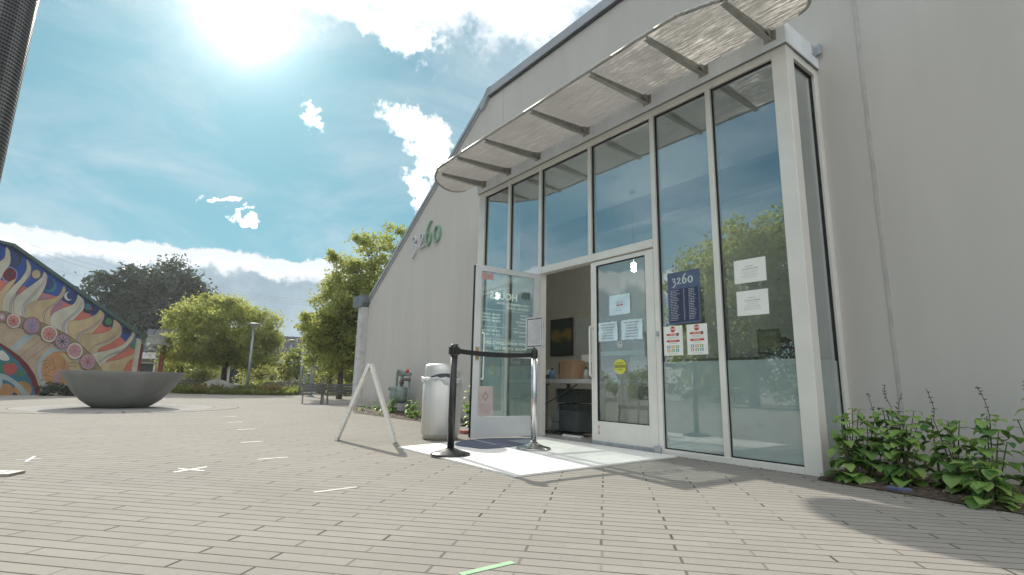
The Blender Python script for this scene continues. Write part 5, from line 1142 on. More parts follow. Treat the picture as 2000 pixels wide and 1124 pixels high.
# green-white shed at x 595-625
s0 = at(612, 760, 34); s0.z = 0; t = thing('shed', s0, 'small pale green shed behind the thick grey pole', 'shed'); mb = MB(); mb.obox(s0 + Vector((0, 0, .85)), bu, bn, (0, 0, 1), .62, .5, .85)
for k in range(7): mb.obox(s0 + bu * (-.55 + k * .18) + bn * .51 + Vector((0, 0, .83)), bu, bn, (0, 0, 1), .012, .012, .8)
mb.build('wall', mat('shed_green', (.30, .36, .32), .7), t)
mb = MB(); mb.obox(s0 + Vector((0, 0, 1.73)), bu, bn, (0, 0, 1), .72, .6, .03); mb.build('roof', MATS['slate_metal'], t)

# ------------------------------------------------------------------ benches
M_bs = mat('bench_slat', (.10, .105, .11), .6, var=.2, scale=9); M_bl = mat('bench_metal', (.16, .165, .16), .5, .4); M_bw = mat('bench_wood', (.33, .26, .22), .7)
def bench(g, ang, Lg, S, lab, m_seat=None, style=0):
    t = thing('bench', g, lab, 'bench', 'benches around the plaza'); ca, sa_ = math.cos(ang), math.sin(ang); X_ = Vector((ca, sa_, 0)); Y__ = Vector((-sa_, ca, 0))
    P = lambda x, y, z: Vector(g) + X_ * x * S + Y__ * y * S + Vector((0, 0, z * S)); up = Vector((0, 0, 1))
    def bx(mb, x, y, z, hx, hy, hz, tilt=0):
        yy = Y__ * math.cos(tilt) + up * math.sin(tilt); zz = -Y__ * math.sin(tilt) + up * math.cos(tilt); mb.obox(P(x, y, z), X_, yy, zz, hx * S, hy * S, hz * S)
    mb = MB()
    for k in range(4): bx(mb, 0, -.17 + k * .115, .45 - .004 * k, Lg / 2, .048, .016)
    mb.build('seat', m_seat or M_bs, t)
    mb = MB()
    for k in range(3): bx(mb, 0, .26 + k * .03, .56 + k * .12, Lg / 2, .014, .048, R(-14) * 0)
    mb.build('backrest', M_bs, t)
    for s in (-1, 1):
        x = s * (Lg / 2 - .06); mb = MB()
        mb.beam(P(x, -.20, 0), P(x, -.18, .44), .05 * S, .05 * S); mb.beam(P(x, .30, 0), P(x, .20, .44), .05 * S, .05 * S); mb.beam(P(x, .20, .42), P(x, .35, .86), .05 * S, .04 * S); mb.beam(P(x, -.22, .43), P(x, .24, .41), .05 * S, .04 * S)
        mb.build('leg', M_bl, t)
    return t
g1 = (gnd(593, 788) + gnd(628, 790)) / 2; d1 = gnd(628, 790) - gnd(593, 788)
v1 = Vector((g1.x, g1.y, 0)).normalized(); 
bench(g1 + v1 * .1, math.atan2(-v1.x, v1.y) + math.pi, .95, .66, 'upright grey bench seat seen from behind, left of the slatted one')
g2 = (gnd(640, 790) + gnd(700, 790)) / 2 + v1 * .1
bench(g2, math.atan2(-v1.x, v1.y) + math.pi + .55, 2.0, .66, 'dark slatted metal bench half hidden by the clinic corner')
g3 = at(542, 760, 26.5); g3.z = 0; v3 = Vector((g3.x, g3.y, 0)).normalized(); bench(g3, math.atan2(-v3.x, v3.y), 1.75, .62, 'wooden seated bench facing the plaza beside the flower bed', M_bw)
g3 = at(378, 760, 29); g3.z = 0; bench(g3, math.atan2(-v3.x, v3.y) + .05, 2.4, .66, 'long dark bench in the shade left of the plaza tree')

# ------------------------------------------------------------------ power lines, far off
for i, (a, b, sag) in enumerate((((60, 478), (430, 556), 1.2), ((60, 486), (430, 562), 1.4), ((80, 520), (430, 566), 1.0), ((400, 553), (660, 588), .8), ((400, 560), (660, 592), .8), ((400, 566), (660, 600), .6))):
    p0, p1 = at(a[0], a[1], 90), at(b[0], b[1], 95); mb = MB(); P = [p0.lerp(p1, k / 12) - Vector((0, 0, sag * 4 * (k / 12) * (1 - k / 12))) for k in range(13)]
    mb.tube(P, .014, 5); solo(mb, 'power_line', mat('wire_grey', (.10, .10, .11), .6), tuple(p0), ('power line, %s of the thin wires over the mural roof' % ('highest', 'second highest', 'lowest')[i]) if i < 3 else ('power line, %s of the thin wires between the two trees' % ('highest', 'middle', 'lowest')[i - 3]), 'power line', 'power lines in the sky')

# ------------------------------------------------------------------ ribbed metal column close by on the left
g = at(-38, 150, 3.0); cxo, cyo = g.x, g.y; rc = .120; mb = MB(); prof = []
z = 0.
while z < 3.6: prof += [(rc, z), (rc + .004, z + .004), (rc + .004, z + .010), (rc, z + .013)]; z += .017
mb.lathe(prof, (cxo, cyo, 0), 64)
t = thing('ribbed_column', (cxo, cyo, 0), 'dark ribbed metal column rising past the left edge of the view', 'column')
def col_mat():
    m = bpy.data.materials.new('perforated_metal'); m.use_nodes = True; q = NT(m.node_tree); p = q.n['Principled BSDF']; geo = q.node('ShaderNodeNewGeometry'); sp = q.node('ShaderNodeSeparateXYZ'); q.l.new(geo.outputs['Position'], sp.inputs[0])
    a = q.m('MULTIPLY', q.m('ARCTAN2', q.m('SUBTRACT', sp.outputs[1], cyo), q.m('SUBTRACT', sp.outputs[0], cxo)), 9.)
    st = q.ramp(q.m('SINE', a), -.2, .7); ho = q.m('MULTIPLY', q.m('GREATER_THAN', q.m('SINE', q.m('MULTIPLY', sp.outputs[2], 369.6)), .1), q.m('GREATER_THAN', q.m('SINE', q.m('MULTIPLY', a, 8.)), 0.))
    c = q.mix(st, (.10, .105, .11), (.20, .21, .215)); c = q.mix(q.m('MULTIPLY', ho, .8), c, (.03, .03, .032)); q.put(p.inputs['Base Color'], c); p.inputs['Metallic'].default_value = .4; p.inputs['Roughness'].default_value = .45; return m
mb.build('shaft', col_mat(), t)
mb = MB(); mb.lathe([(.18, 0), (.18, .012), (.13, .014)], (cxo, cyo, .001), 32); mb.build('base_plate', M_galv, t)

# ------------------------------------------------------------------ tape marks on the paving
M_tape = mat('white_tape', (.42, .41, .39), .5, var=.06, scale=20); M_gtape = mat('green_tape', (.30, .50, .30), .5)
def tape(a, b, wd, m, lab, grp='tape marks on the paving', extra=None):
    mb = MB()
    for k, (p, q) in enumerate([(a, b)] + (extra or [])):
        P, Q = gnd(*p), gnd(*q); d = (Q - P).normalized(); s = Vector((-d.y, d.x, 0)) * wd / 2; z = .0015 + .0008 * k
        vs = [P + s, P - s, Q - s, Q + s]; vs = [Vector((v.x, v.y, zz)) for zz in (z, z + .0006) for v in vs]; mb.add(vs, [(0, 1, 2, 3), (7, 6, 5, 4), (0, 4, 5, 1), (1, 5, 6, 2), (2, 6, 7, 3), (3, 7, 4, 0)])
    P = gnd(*a); solo(mb, 'tape_mark', m, (P.x, P.y, 0), lab, 'tape', grp)
tape((613, 962.5), (697, 952), .024, M_tape, 'white tape dash nearest the camera, left of the mat')
tape((503, 898), (563, 893.5), .022, M_tape, 'second nearest white tape dash, beyond the cross')
tape((470, 865), (514, 862.5), .022, M_tape, 'third nearest white tape dash on the paving')
tape((462, 840), (498, 838.5), .022, M_tape, 'fourth nearest white tape dash on the paving')
tape((446, 826), (474, 824.5), .022, M_tape, 'fifth nearest white tape dash on the paving')
tape((440, 815), (462, 814), .022, M_tape, 'farthest of the white tape dashes, toward the bowl')
tape((899, 1123), (1002, 1099), .030, M_gtape, 'pale green tape strip at the bottom edge of the view', None or 'tape marks on the paving')
tape((340, 923), (404, 912.5), .020, M_tape, 'white tape cross in the middle left of the paving', extra=[((349, 916.5), (398, 920.5))])
tape((30, 899), (82, 896), .022, mat('blue_tape', (.30, .35, .37), .5), 'pale blue tape cross far left on the paving', extra=[((50, 903), (68, 892))])
# small lidded floor box at the left edge
c = (gnd(0, 928) + gnd(36, 928)) / 2; t = thing('floor_box', (c.x, c.y, 0), 'low pale floor box with a grey lid at the left edge of the paving', 'floor box'); th_ = R(43)
mb = MB(); d = Vector((math.cos(1.05), math.sin(1.05), 0)); s = Vector((-d.y, d.x, 0)); c = c - d * .05; mb.obox(c + Vector((0, 0, .009)), d, s, (0, 0, 1), .095, .07, .008); mb.build('box', mat('floor_box_pale', (.27, .27, .24), .6), t)
mb = MB(); mb.obox(c + Vector((0, 0, .018)) - d * .03, d, s, (0, 0, 1), .045, .05, .002); mb.build('lid', M_galv, t)

# ------------------------------------------------------------------ flowering sage along the wall
L_sage = [leaf_mat('sage_leaf', (.22, .37, .10), (.38, .54, .18), .42, (.40, .56, .12), .42), leaf_mat('sage_leaf_dark', (.06, .15, .045), (.13, .24, .065), .35, (.16, .28, .05), .42)]
M_stem = mat('sage_stem', (.09, .10, .04), .7); M_calyx = mat('sage_calyx', (.025, .03, .06), .6)
def heart_leaf(mb, base, dirv, size, rnd, droop=.5, mi=0):
    """folded, pointed heart-shaped leaf with a midrib"""
    d = Vector(dirv).normalized(); sdv = d.cross(Vector((0, 0, 1)))
    if sdv.length < 1e-3: sdv = Vector((1, 0, 0))
    sdv.normalize(); nrm = sdv.cross(d).normalized(); ns = 7; V = []; wsh = [.0, .36, .46, .44, .34, .18, .0]
    fold = rnd.uniform(.15, .45); p = Vector(base); dd = d.copy(); st = size / (ns - 1)
    for i in range(ns):
        f = i / (ns - 1); wv = wsh[i] * size * rnd.uniform(.93, 1.07); rip = rnd.uniform(-.02, .02) * size
        V += [p + sdv * wv + nrm * (wv * fold + rip), p, p - sdv * wv + nrm * (wv * fold - rip)]
        if i == 1: V[3] = V[3] - dd * size * .12; V[5] = V[5] - dd * size * .12
        dd = (dd + Vector((0, 0, -droop * .33))).normalized(); nrm = sdv.cross(dd).normalized(); p = p + dd * st
    F = []
    for i in range(ns - 1):
        a = i * 3; F += [(a, a + 1, a + 4, a + 3), (a + 1, a + 2, a + 5, a + 4)]
    mb.add(V, F, mi, True)
def sage(x, y, h, spread, nst, seed, lab, spikes=1, size=.085, dark=.3, name='sage_plant', grp='sage plants along the wall'):
    rnd = random.Random(seed); t = thing(name, (x, y, .02), lab, 'plant', grp); st = MB(); lf = MB(); fl = MB()
    nst = int(nst * 1.0)
    for s in range(nst):
        a = rnd.uniform(0, 6.28); r_ = spread * rnd.uniform(.15, 1); hh = h * 1.3 * (rnd.uniform(.45, 1.0) if s else 1)
        b0 = Vector((x + rnd.uniform(-.04, .04), y + rnd.uniform(-.04, .04), .0)); tp = Vector((x + math.cos(a) * r_, min(y + math.sin(a) * r_ * .7, 4.97), hh))
        md = b0.lerp(tp, .5) + Vector((0, 0, .08 * hh)); P = catmull([b0, md, tp], 6); st.tube(P, [.006 - .0035 * k / (len(P) - 1) for k in range(len(P))], 6)
        nn_ = max(3, int(hh / .062)); ph = rnd.uniform(0, 3)
        for k in range(nn_):
            f = .12 + .88 * k / (nn_ - 1); q = f * (len(P) - 1); i = min(int(q), len(P) - 2); pos = P[i].lerp(P[i + 1], q - i); ang = ph + k * 1.57; sz = size * 1.12 * (1.15 - .5 * f) * rnd.uniform(.75, 1.25)
            if f > .95: sz *= .6
            for sg in (0, math.pi):
                if rnd.random() < .10: continue
                an = ang + sg + rnd.uniform(-.3, .3); dv = Vector((math.cos(an), math.sin(an), rnd.uniform(-.1, .45))); pet = pos + dv.normalized() * sz * .45
                if pet.y + dv.normalized().y * sz > 4.985: continue
                st.tube([pos, pet], .0016, 4, caps=False); heart_leaf(lf, pet, dv, sz, rnd, rnd.uniform(.35, .95), 1 if rnd.random() < dark else 0)
        if s < spikes:
            P2 = catmull([tp, tp + Vector((rnd.uniform(-.03, .01), 0, .08)), tp + Vector((rnd.uniform(-.06, .03), 0, rnd.uniform(.15, .21)))], 5); st.tube(P2, [.0022] * len(P2), 5)
            for k in range(7):
                q = (.2 + .8 * (k + rnd.uniform(-.4, .4)) / 7) * (len(P2) - 1); i = min(int(q), len(P2) - 2); pos = P2[i].lerp(P2[i + 1], q - i)
                for sg in (0, 2.1, 4.2):
                    if rnd.random() < .45: continue
                    an = sg + k * 1.3; dv = Vector((math.cos(an), math.sin(an), .5)).normalized(); fl.tube([pos, pos + dv * .010, pos + dv * .018], [.0012, rnd.uniform(.0025, .0045), .0012], 5)
    st.build('stem', M_stem, t); lf.build('leaves', L_sage, t)
    if fl.v: fl.build('flower_spike', M_calyx, t)
    return t
sg = [(-1.60, 4.32, .40, .14, 11, 'dense bright sage plant against the corner post', 0, .085, .25), (-1.50, 4.42, .36, .12, 7, 'leafy sage plant with a drooping side, second from the corner post', 1, .085, .4), (-1.36, 4.50, .42, .10, 5, 'dark leaved sage with a blue flower spike, third from the corner post', 2, .08, .8), (-1.30, 4.38, .40, .12, 8, 'bright sage with large pale leaves, fourth from the corner post', 0, .09, .15),
      (-1.13, 4.48, .38, .05, 3, 'thin leggy sage showing bare stems in the middle of the row', 0, .06, .2), (-1.02, 4.40, .36, .13, 8, 'bushy sage with one tall dark flower spike', 1, .085, .3), (-.86, 4.34, .40, .13, 8, 'sage with wide spreading leaves near the end of the row', 1, .085, .35), (-.84, 4.16, .22, .09, 8, 'short sage clump spilling to the paving edge', 0, .08, .3)]
for i, (x, y, h, s, n, lab, sp_n, sz, dk) in enumerate(sg): sage(x, y, h, s, n, 200 + i, lab, sp_n, sz, dk)
sage(-.60, 4.42, .48, .10, 6, 230, 'sage plant cut by the right edge of the view, with a leaning spike', 2, .085, .3)
for i, (px, py, h, lab) in enumerate(((707, 806, .12, 'tiny seedling nearest the downspout'), (735, 806, .2, 'small dry plant left of the A-frame top'), (762, 811, .30, 'leafy plant at the left foot of the gas meter'), (803, 818, .28, 'leafy plant at the right foot of the gas meter'), (815, 820, .22, 'low plant beside the steel trash can'), (905, 840, .50, 'yellow green plant in the gap between trash can and open door'), (748, 812, .2, 'small yellow weed left of the gas meter'))):
    c = gnd(px, py); c.y = min(c.y, 4.75)
    if px == 905: c = Vector((-6.75, 4.45, 0))
    sage(c.x, c.y, h, h * .5, 8 if h > .25 else 3, 260 + i, lab, 0, .085, .1, 'wall_plant', 'small plants along the wall by the gas meter')
mb = MB(); c = Vector((-1.285, 4.205, .012)); mb.box(c.x - .07, c.x + .075, c.y - .02, c.y + .02, .008, .03, 0, .005); mb.box(c.x - .06, c.x + .06, c.y - .012, c.y + .012, .0305, .033, 1)
solo(mb, 'valve_cover', [mat('purple_plastic', (.11, .12, .22), .6), mat('lilac_plastic', (.17, .18, .30), .6)], (c.x, c.y, 0), 'small purple plastic irrigation cover at the edge of the bed', 'valve cover')
mb = MB(); mb.box(-6.02, -5.86, 3.70, 3.80, .0, .045, 0, .006); solo(mb, 'brick', mat('red_brick', (.36, .13, .09), .85), (-5.94, 3.75, 0), 'loose red brick on the ground behind the open door', 'brick')

mb = MB(); rnd = random.Random(77)
for k in range(260):
    if k < 110: x = rnd.uniform(-3.2, -1.7); y = 4.365 - abs(rnd.gauss(0, .018)); r_ = rnd.uniform(.003, .009)
    elif k < 200: x = rnd.uniform(-1.8, -.2); y = 4.18 - (x + 1.7) * .14 - abs(rnd.gauss(0, .05)); r_ = rnd.uniform(.003, .010)
    else: x = rnd.uniform(-12, -7); y = 4.02 - abs(rnd.gauss(0, .12)); r_ = rnd.uniform(.006, .02)
    a = rnd.random() * 6.28; c, s_ = math.cos(a) * r_, math.sin(a) * r_; h_ = rnd.uniform(.001, .006)
    mb.add([(x - c, y - s_, .002), (x + s_ * .5, y - c * .5, .002 + h_), (x + c, y + s_, .003), (x - s_ * .5, y + c * .5, .002)], [(0, 1, 2, 3)], rnd.choice((0, 0, 1, 2)))
o = mb.build('leaf_litter', [mat('moss', (.06, .08, .03), .9), mat('dry_leaf', (.20, .13, .06), .8), mat('litter_dark', (.05, .04, .03), .9)]); o['kind'] = 'stuff'; o['label'] = 'moss, grit and dry leaf bits along the glass wall base and bed edges'; o['category'] = 'leaf litter'

# ------------------------------------------------------------------ inside the lobby
M_dk = mat('desk_white', (.55, .54, .50), .5); M_cab = mat('cabinet_grey', (.11, .13, .13), .5, .2); M_leg = mat('desk_leg', (.22, .23, .23), .5, .4)
t = thing('reception_desk', (-5.0, 5.3, .012), 'long white topped reception desk just inside the doors', 'desk')
mb = MB(); mb.box(-6.6, -3.45, 5.02, 5.62, .675, .735, 0, .004); mb.build('tabletop', M_dk, t)
for x in (-6.5, -5.9, -3.6):
    mb = MB(); mb.beam((x, 5.08, .02), (x + .05, 5.08, .674), .04, .04); mb.beam((x, 5.56, .02), (x + .05, 5.56, .674), .04, .04); mb.beam((x + .02, 5.08, .35), (x + .5, 5.3, .665), .02, .02); mb.build('leg', M_leg, t)
mb = MB(); mb.box(-6.56, -5.90, 5.14, 5.18, .015, .62); mb.build('side_panel', mat('desk_panel', (.34, .36, .34), .6), t)
t = thing('drawer_pedestal', (-5.35, 5.15, .012), 'low grey drawer pedestal with an open drawer under the desk', 'cabinet')
mb = MB(); mb.box(-5.44, -5.06, 4.98, 5.42, .04, .30, 0, .004); mb.build('carcass', M_cab, t)
mb = MB(); mb.box(-5.60, -5.46, 5.0, 5.02, .05, .29); mb.box(-5.60, -5.46, 5.36, 5.38, .05, .29); mb.box(-5.62, -5.60, 5.0, 5.38, .05, .29); mb.box(-5.60, -5.46, 5.0, 5.36, .14, .152); mb.build('drawer', mat('drawer_pale', (.38, .42, .40), .5), t)
for x, z0, z1, lab in ((-5.78, .40, .60, 'upper dark cabinet box under the desk'), (-5.74, .21, .385, 'lower dark cabinet box under the desk')):
    mb = MB(); mb.box(x, x + .42, 5.24, 5.6, z0, z1, 0, .004); mb.box(x - .004, x + .03, 5.225, 5.24, z0 + .01, z1 - .01, 1); solo(mb, 'storage_box', [M_cab, MATS['drawer_pale']], (x, 5.3, z0), lab, 'storage box')
mb = MB(); mb.box(-5.58, -5.30, 5.10, 5.36, .736, 1.0, 0, .003); mb.box(-5.57, -5.55, 5.096, 5.0995, .80, .96, 1); mb.box(-5.45, -5.43, 5.0965, 5.0995, .736, 1.0, 2)
solo(mb, 'cardboard_box', [mat('cardboard_tan', (.42, .27, .16), .8), M_ink, mat('packing_tape', (.38, .26, .15), .4)], (-5.45, 5.2, .736), 'tan cardboard carton standing on the reception desk', 'box')
mb = MB(); mb.box(-5.52, -4.05, 5.395, 5.403, .74, 1.62); mb.box(-5.40, -5.16, 5.388, 5.394, .98, 1.09, 1)
solo(mb, 'sneeze_guard', [M_clear, M_paper], (-4.8, 5.4, .736), 'clear upright plastic screen on the desk with a white note', 'screen')
mb = MB(); mb.box(-8.87, -8.15, 7.855, 7.895, 1.29, 2.12, 0, .004); mb.box(-8.84, -8.18, 7.848, 7.854, 1.32, 2.09, 1)
def pic_mat():
    m = bpy.data.materials.new('landscape_paint'); m.use_nodes = True; q = NT(m.node_tree); p = q.n['Principled BSDF']; geo = q.node('ShaderNodeNewGeometry'); sp = q.node('ShaderNodeSeparateXYZ'); q.l.new(geo.outputs['Position'], sp.inputs[0])
    f = q.m('ADD', q.m('ABSOLUTE', q.m('SUBTRACT', sp.outputs[2], 1.74)), q.m('MULTIPLY', q.m('SUBTRACT', q.noise(geo.outputs['Position'], 5, 5), .5), .35)); c = q.mix(q.ramp(f, .02, .16), (.34, .27, .10), (.055, .085, .08)); q.put(p.inputs['Base Color'], c); return m
solo(mb, 'framed_picture', [M_ink, pic_mat()], (-8.5, 7.87, 1.29), 'dark abstract landscape picture hanging on the lobby wall', 'picture')
t = thing('pendant_lamp', (-4.9, 6.0, 2.34), 'small glowing pendant lamp hanging in the lobby', 'lamp')
mb = MB(); mb.lathe([(.03, 2.35), (.034, 2.36), (.034, 2.46), (.025, 2.475)], (-4.9, 6.0, 0), 20); mb.build('bulb', emit_mat('lamp_glow', (1, .93, .8), 220.), t)
mb = MB(); mb.tube([(-4.9, 6, 2.476), (-4.9, 6, IZ)], .004, 6); mb.lathe([(.05, IZ - .03), (.05, IZ)], (-4.9, 6.0, 0), 16); mb.build('cord', M_black, t)
def bottle(x, y, z, r_, h, m, lab, cap=None):
    t = thing('bottle', (x, y, z), lab, 'bottle'); mb = MB(); mb.lathe([(r_, 0), (r_, h * .62), (r_ * .45, h * .75), (r_ * .4, h * .82)], (x, y, z), 16); mb.build('body', m, t); mb = MB(); mb.lathe([(r_ * .5, h * .82), (r_ * .5, h)], (x, y, z), 12); mb.build('cap', cap or M_ink, t)
M_bb = mat('bottle_blue', (.12, .26, .45), .3)
bottle(-4.49, 5.10, .736, .045, .19, M_bb, 'blue spray bottle on the desk behind the closed door'); bottle(-5.76, 5.14, .736, .04, .16, M_bb, 'blue bottle left of the cardboard carton'); bottle(-5.12, 5.2, .736, .035, .17, mat('bottle_white', (.5, .52, .5), .4), 'white pump bottle right of the cardboard carton'); bottle(-6.02, 5.12, .736, .03, .14, mat('bottle_green', (.18, .34, .08), .4), 'green bottle at the left end of the desk')
mb = MB(); mb.box(-5.94, -5.80, 5.10, 5.18, .80, .86, 0, .006); mb.box(-5.93, -5.81, 5.11, 5.17, .736, .7995, 1, .004); solo(mb, 'tissue_box', [M_white, M_cab], (-5.87, 5.14, .736), 'white topped dispenser box near the left end of the desk', 'box')
t = thing('computer_monitor', (-5.0, 5.52, .736), 'grey computer monitor back on the desk behind the plastic screen', 'monitor'); mb = MB(); mb.box(-5.10, -4.62, 5.50, 5.53, .83, 1.12, 0, .006); mb.build('screen', M_cab, t); mb = MB(); mb.box(-4.88, -4.84, 5.53, 5.55, .745, .9); mb.box(-4.98, -4.74, 5.46, 5.60, .736, .745); mb.build('stand', M_leg, t)
mb = MB(); mb.box(-4.98, -4.66, 4.62, 4.68, .013, .04, 0, .006)
for k in range(5): mb.box(-4.95 + k * .055, -4.92 + k * .055, 4.637, 4.663, .0402, .042, 1)
solo(mb, 'power_strip', [M_white, M_ink], (-4.8, 4.65, .013), 'white power strip lying on the lobby floor', 'power strip')
mb = MB(); rnd = random.Random(8)
for k in range(4):
    P = catmull([(-5.5 + rnd.uniform(-.2, .8), 4.8 + rnd.uniform(-.1, .3), .02) for _ in range(6)] + [(-4.98, 4.65, .025)], 6); mb.tube(P, .005, 5)
solo(mb, 'cable_tangle', M_black, (-5.2, 4.8, .013), 'tangle of black cables on the floor under the desk', 'cable')
# chair inside
t = thing('visitor_chair', (-3.85, 4.80, .012), 'wire framed visitor chair behind the closed glass door', 'chair'); c = Vector((-3.85, 4.80, 0))
mb = MB(); mb.box(c.x - .22, c.x + .22, c.y - .16, c.y + .20, .40, .435, 0, .012); mb.build('seat', M_black, t); mb = MB(); mb.box(c.x - .21, c.x + .21, c.y + .19, c.y + .215, .50, .66, 0, .01); mb.build('backrest', mat('chair_shell', (.35, .32, .28), .5), t)
for sx_ in (-1, 1):
    for sy_ in (-1, 1):
        mb = MB(); top_ = Vector((c.x + .2 * sx_, c.y + (.20 if sy_ > 0 else -.15), .66 if sy_ > 0 else .40)); mb.tube([(c.x + .23 * sx_, c.y + .2 * sy_, .013), top_], .009, 8); mb.build('leg', M_leg, t)
# framed print and arched object beyond the desk, right pane
mb = MB(); mb.box(-4.05, -3.72, 7.86, 7.895, 1.18, 1.55, 0, .004); mb.box(-4.02, -3.75, 7.852, 7.859, 1.21, 1.52, 1); solo(mb, 'framed_picture', [M_ink, mat('print_grey', (.30, .31, .27), .7)], (-3.9, 7.88, 1.18), 'small framed print on the lobby wall behind the receptionist', 'picture')

# receptionist: one continuous skinned body, seated behind the right-hand pane
def person():
    hx, hy, hz = -2.60, 5.62, 1.055
    t = thing('person', (hx, hy + .02, .012), 'seated person in glasses and a pale blue face mask behind the rightmost pane', 'person')
    V = [(0, .05, .46), (0, .04, .62), (0, .02, .80), (0, .0, .90), (0, 0, .955), (0, -.005, 1.0),
         (.09, .0, .46), (.10, -.36, .47), (.10, -.38, .06), (.10, -.48, .05), (-.09, .0, .46), (-.10, -.36, .47), (-.10, -.38, .06), (-.10, -.48, .05),
         (.16, .01, .86), (.22, -.06, .64), (.15, -.30, .73), (.13, -.37, .735), (-.16, .01, .86), (-.22, -.06, .64), (-.15, -.30, .73), (-.13, -.37, .735)]
    Ed = [(0, 1), (1, 2), (2, 3), (3, 4), (4, 5), (0, 6), (6, 7), (7, 8), (8, 9), (0, 10), (10, 11), (11, 12), (12, 13), (2, 14), (14, 15), (15, 16), (16, 17), (2, 18), (18, 19), (19, 20), (20, 21)]
    Rd = [.15, .13, .13, .07, .048, .05, .09, .065, .042, .035, .09, .065, .042, .035, .058, .042, .030, .026, .058, .042, .030, .026]
    me = bpy.data.meshes.new('body'); me.from_pydata([(x + hx, y + hy, z) for x, y, z in V], Ed, []); ob = bpy.data.objects.new('body', me); COL.objects.link(ob)
    sk = ob.modifiers.new('s', 'SKIN'); 
    for i, r_ in enumerate(Rd): me.skin_vertices[0].data[i].radius = (r_, r_ * .85)
    me.skin_vertices[0].data[0].use_root = True
    sb2 = ob.modifiers.new('u', 'SUBSURF'); sb2.levels = 2; sb2.render_levels = 2
    dg = bpy.context.evaluated_depsgraph_get(); m2 = bpy.data.meshes.new_from_object(ob.evaluated_get(dg)); bpy.data.objects.remove(ob)
    # head with brow, nose, jaw and ears merged in, plus separate fingers on each hand
    bm = bmesh.new(); bm.from_mesh(m2)
    hd = bmesh.new(); bmesh.ops.create_uvsphere(hd, u_segments=40, v_segments=30, radius=1)
    for v in hd.verts:
        x, y, z = v.co; w_ = .074 * (1 - .22 * max(0, -z) ** 1.5); X2 = x * w_; Y2 = y * .092; Z2 = z * .112
        if y < 0:
            nose = math.exp(-((x / .16) ** 2)) * math.exp(-(((z + .12) / .22) ** 2)) * .022; Y2 -= nose
            for ex in (-.42, .42): Y2 += math.exp(-(((x - ex) / .2) ** 2) - (((z - .10) / .13) ** 2)) * .010
            Y2 -= math.exp(-((x / .3) ** 2) - (((z + .52) / .10) ** 2)) * .006
        v.co = Vector((hx + X2, hy - .01 + Y2, hz + .02 + Z2))
    tmp = bpy.data.meshes.new('h'); hd.to_mesh(tmp); hd.free(); bm.from_mesh(tmp); bpy.data.meshes.remove(tmp)
    fm = MB()
    for s in (-1, 1):
        fm.tube(catmull([(hx + s * .072, hy, hz + .0), (hx + s * .084, hy + .008, hz + .03), (hx + s * .080, hy + .015, hz + .045), (hx + s * .072, hy + .01, hz + .02)], 3), .008, 6)
        for k, l in enumerate((.060, .070, .066, .052)):
            b0 = Vector((hx + s * (.105 + .016 * k), hy - .39, .742)); fm.tube([b0, b0 + Vector((0, -l * .55, .012)), b0 + Vector((-s * .004, -l, .0))], [.0085, .008, .0065], 7)
        b0 = Vector((hx + s * .10, hy - .36, .742)); fm.tube([b0, b0 + Vector((-s * .028, -.02, .002)), b0 + Vector((-s * .036, -.045, 0))], [.0095, .009, .007], 7)
    m3 = bpy.data.meshes.new('f'); m3.from_pydata(fm.v, [], fm.f); bm.from_mesh(m3); bpy.data.meshes.remove(m3)
    bmesh.ops.translate(bm, verts=bm.verts, vec=-Vector(t.location)); m4 = bpy.data.meshes.new('body'); bm.to_mesh(m4); bm.free()
    for pl in m4.polygons: pl.use_smooth = True
    m4.materials.append(mat('skin', (.42, .25, .18), .55)); bo = bpy.data.objects.new('body', m4); COL.objects.link(bo); bo.parent = t
    mb = MB(); mb.lathe([(.16, .44), (.165, .55), (.155, .70), (.17, .80), (.12, .885), (.055, .93), (.0, .93)], (hx, hy + .02, 0), 28, sx=1.15, sy=.82, capt=False)
    for s in (-1, 1): mb.tube([(hx + s * .15, hy + .01, .855), (hx + s * .225, hy - .06, .64), (hx + s * .18, hy - .22, .70)], [.07, .056, .042], 12)
    mb.build('shirt', mat('scrubs_blue', (.10, .17, .24), .8), t)
    mb = MB(); vs = []; n = 24
    for j in range(9):
        f = j / 8; z = hz - .095 + f * .105
        for k in range(n + 1):
            a = math.pi + math.pi * (k / n); zz = (z - hz - .02) / .112; rr_ = math.sqrt(max(.05, 1 - zz * zz)); vs.append((hx + math.cos(a) * .080 * rr_, hy - .012 + math.sin(a) * (.103 * rr_ + .018 * math.exp(-((math.cos(a)) / .3) ** 2)), z))
    mb.add(vs, [(j * (n + 1) + k, j * (n + 1) + k + 1, (j + 1) * (n + 1) + k + 1, (j + 1) * (n + 1) + k) for j in range(8) for k in range(n)], 0, True); mb.build('face_mask', mat('mask_blue', (.55, .66, .72), .8), t)
    mb = MB()
    for s in (-1, 1):
        P = [(hx + s * .031 + .024 * math.cos(R(30 * k)), hy - .106, hz + .035 + .018 * math.sin(R(30 * k))) for k in range(13)]; mb.tube(P, .0022, 6); mb.tube([(hx + s * .055, hy - .104, hz + .04), (hx + s * .078, hy + .0, hz + .04)], .002, 5)
    mb.build('glasses', M_ink, t)
    mb = MB()
    for s in (-1, 1): mb.lathe([(.0, -.006), (.011, 0), (.0, .006)], (hx + s * .030, hy - .088, hz + .033), 10, sx=1, sy=.6)
    mb.build('eyes', M_ink, t)
    mb = MB(); vs = []; n = 32; rnd = random.Random(1)
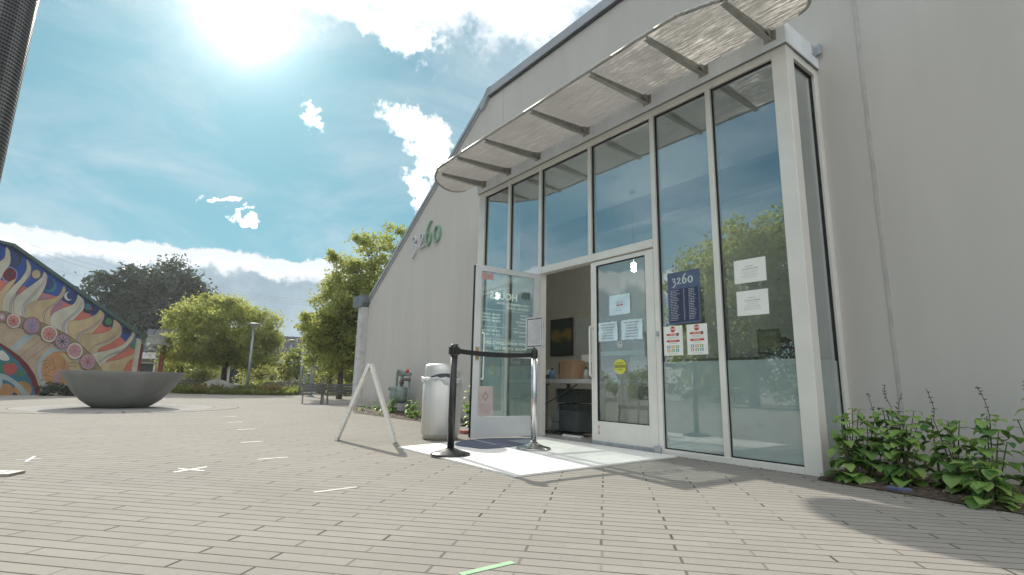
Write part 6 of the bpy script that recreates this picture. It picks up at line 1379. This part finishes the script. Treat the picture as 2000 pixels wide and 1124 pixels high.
    for j in range(12):
        f = j / 11; ph = math.pi / 2 * (1 - f * 1.25)
        for k in range(n):
            a = 2 * math.pi * k / n; fr_ = math.sin(a) < -.35; p_ = max(ph, R(32)) if fr_ else ph; vs.append((hx + math.cos(a) * .081 * math.cos(p_), hy + .0 + math.sin(a) * .101 * math.cos(p_), hz + .025 + .118 * math.sin(p_) + rnd.uniform(-.002, .002)))
    mb.add(vs, [(j * n + k, j * n + (k + 1) % n, (j + 1) * n + (k + 1) % n, (j + 1) * n + k) for j in range(11) for k in range(n)], 0, True); mb.build('hair', mat('dark_hair', (.025, .018, .014), .6), t)
    t2 = thing('office_chair', (hx, hy + .08, .012), 'dark office chair the masked person sits on', 'chair')
    mb = MB(); mb.box(hx - .22, hx + .22, hy - .15, hy + .28, .30, .355, 0, .02); mb.build('seat', M_black, t2)
    mb = MB(); mb.box(hx - .2, hx + .2, hy + .26, hy + .30, .45, .85, 0, .018); mb.box(hx - .03, hx + .03, hy + .27, hy + .29, .34, .46); mb.build('backrest', M_black, t2)
    mb = MB(); mb.tube([(hx, hy + .07, .06), (hx, hy + .07, .30)], .025, 12)
    for k in range(5): a = k * 1.2566; mb.beam((hx, hy + .07, .07), (hx + .26 * math.cos(a), hy + .07 + .26 * math.sin(a), .05), .03, .02)
    mb.build('base', M_leg, t2)
    t3 = thing('work_desk', (-2.6, 5.2, .012), 'grey work desk in front of the masked person', 'desk'); mb = MB(); mb.box(-3.3, -1.95, 5.0, 5.32, .69, .725, 0, .004); mb.build('tabletop', M_dk, t3)
    for x in (-3.2, -2.05): mb = MB(); mb.box(x, x + .04, 5.02, 5.30, .013, .689); mb.build('leg', M_leg, t3)
person()

# ------------------------------------------------------------------ thin haze volume added in place of a sun flare veil
hm = bpy.data.materials.new('haze'); hm.use_nodes = True; q = NT(hm.node_tree); q.n.clear(); v = q.node('ShaderNodeVolumePrincipled')
v.inputs['Color'].default_value = (.93, .96, 1, 1); v.inputs['Density'].default_value = .0006; v.inputs['Anisotropy'].default_value = .45
o_ = q.node('ShaderNodeOutputMaterial'); q.l.new(v.outputs[0], o_.inputs['Volume'])
mb = MB(); mb.box(-241, 61, -161, 161, -1, 19); o = mb.build('haze', hm); o['kind'] = 'stuff'; o['label'] = 'thin haze volume added over the plaza to imitate sun flare veil'; o['category'] = 'haze'
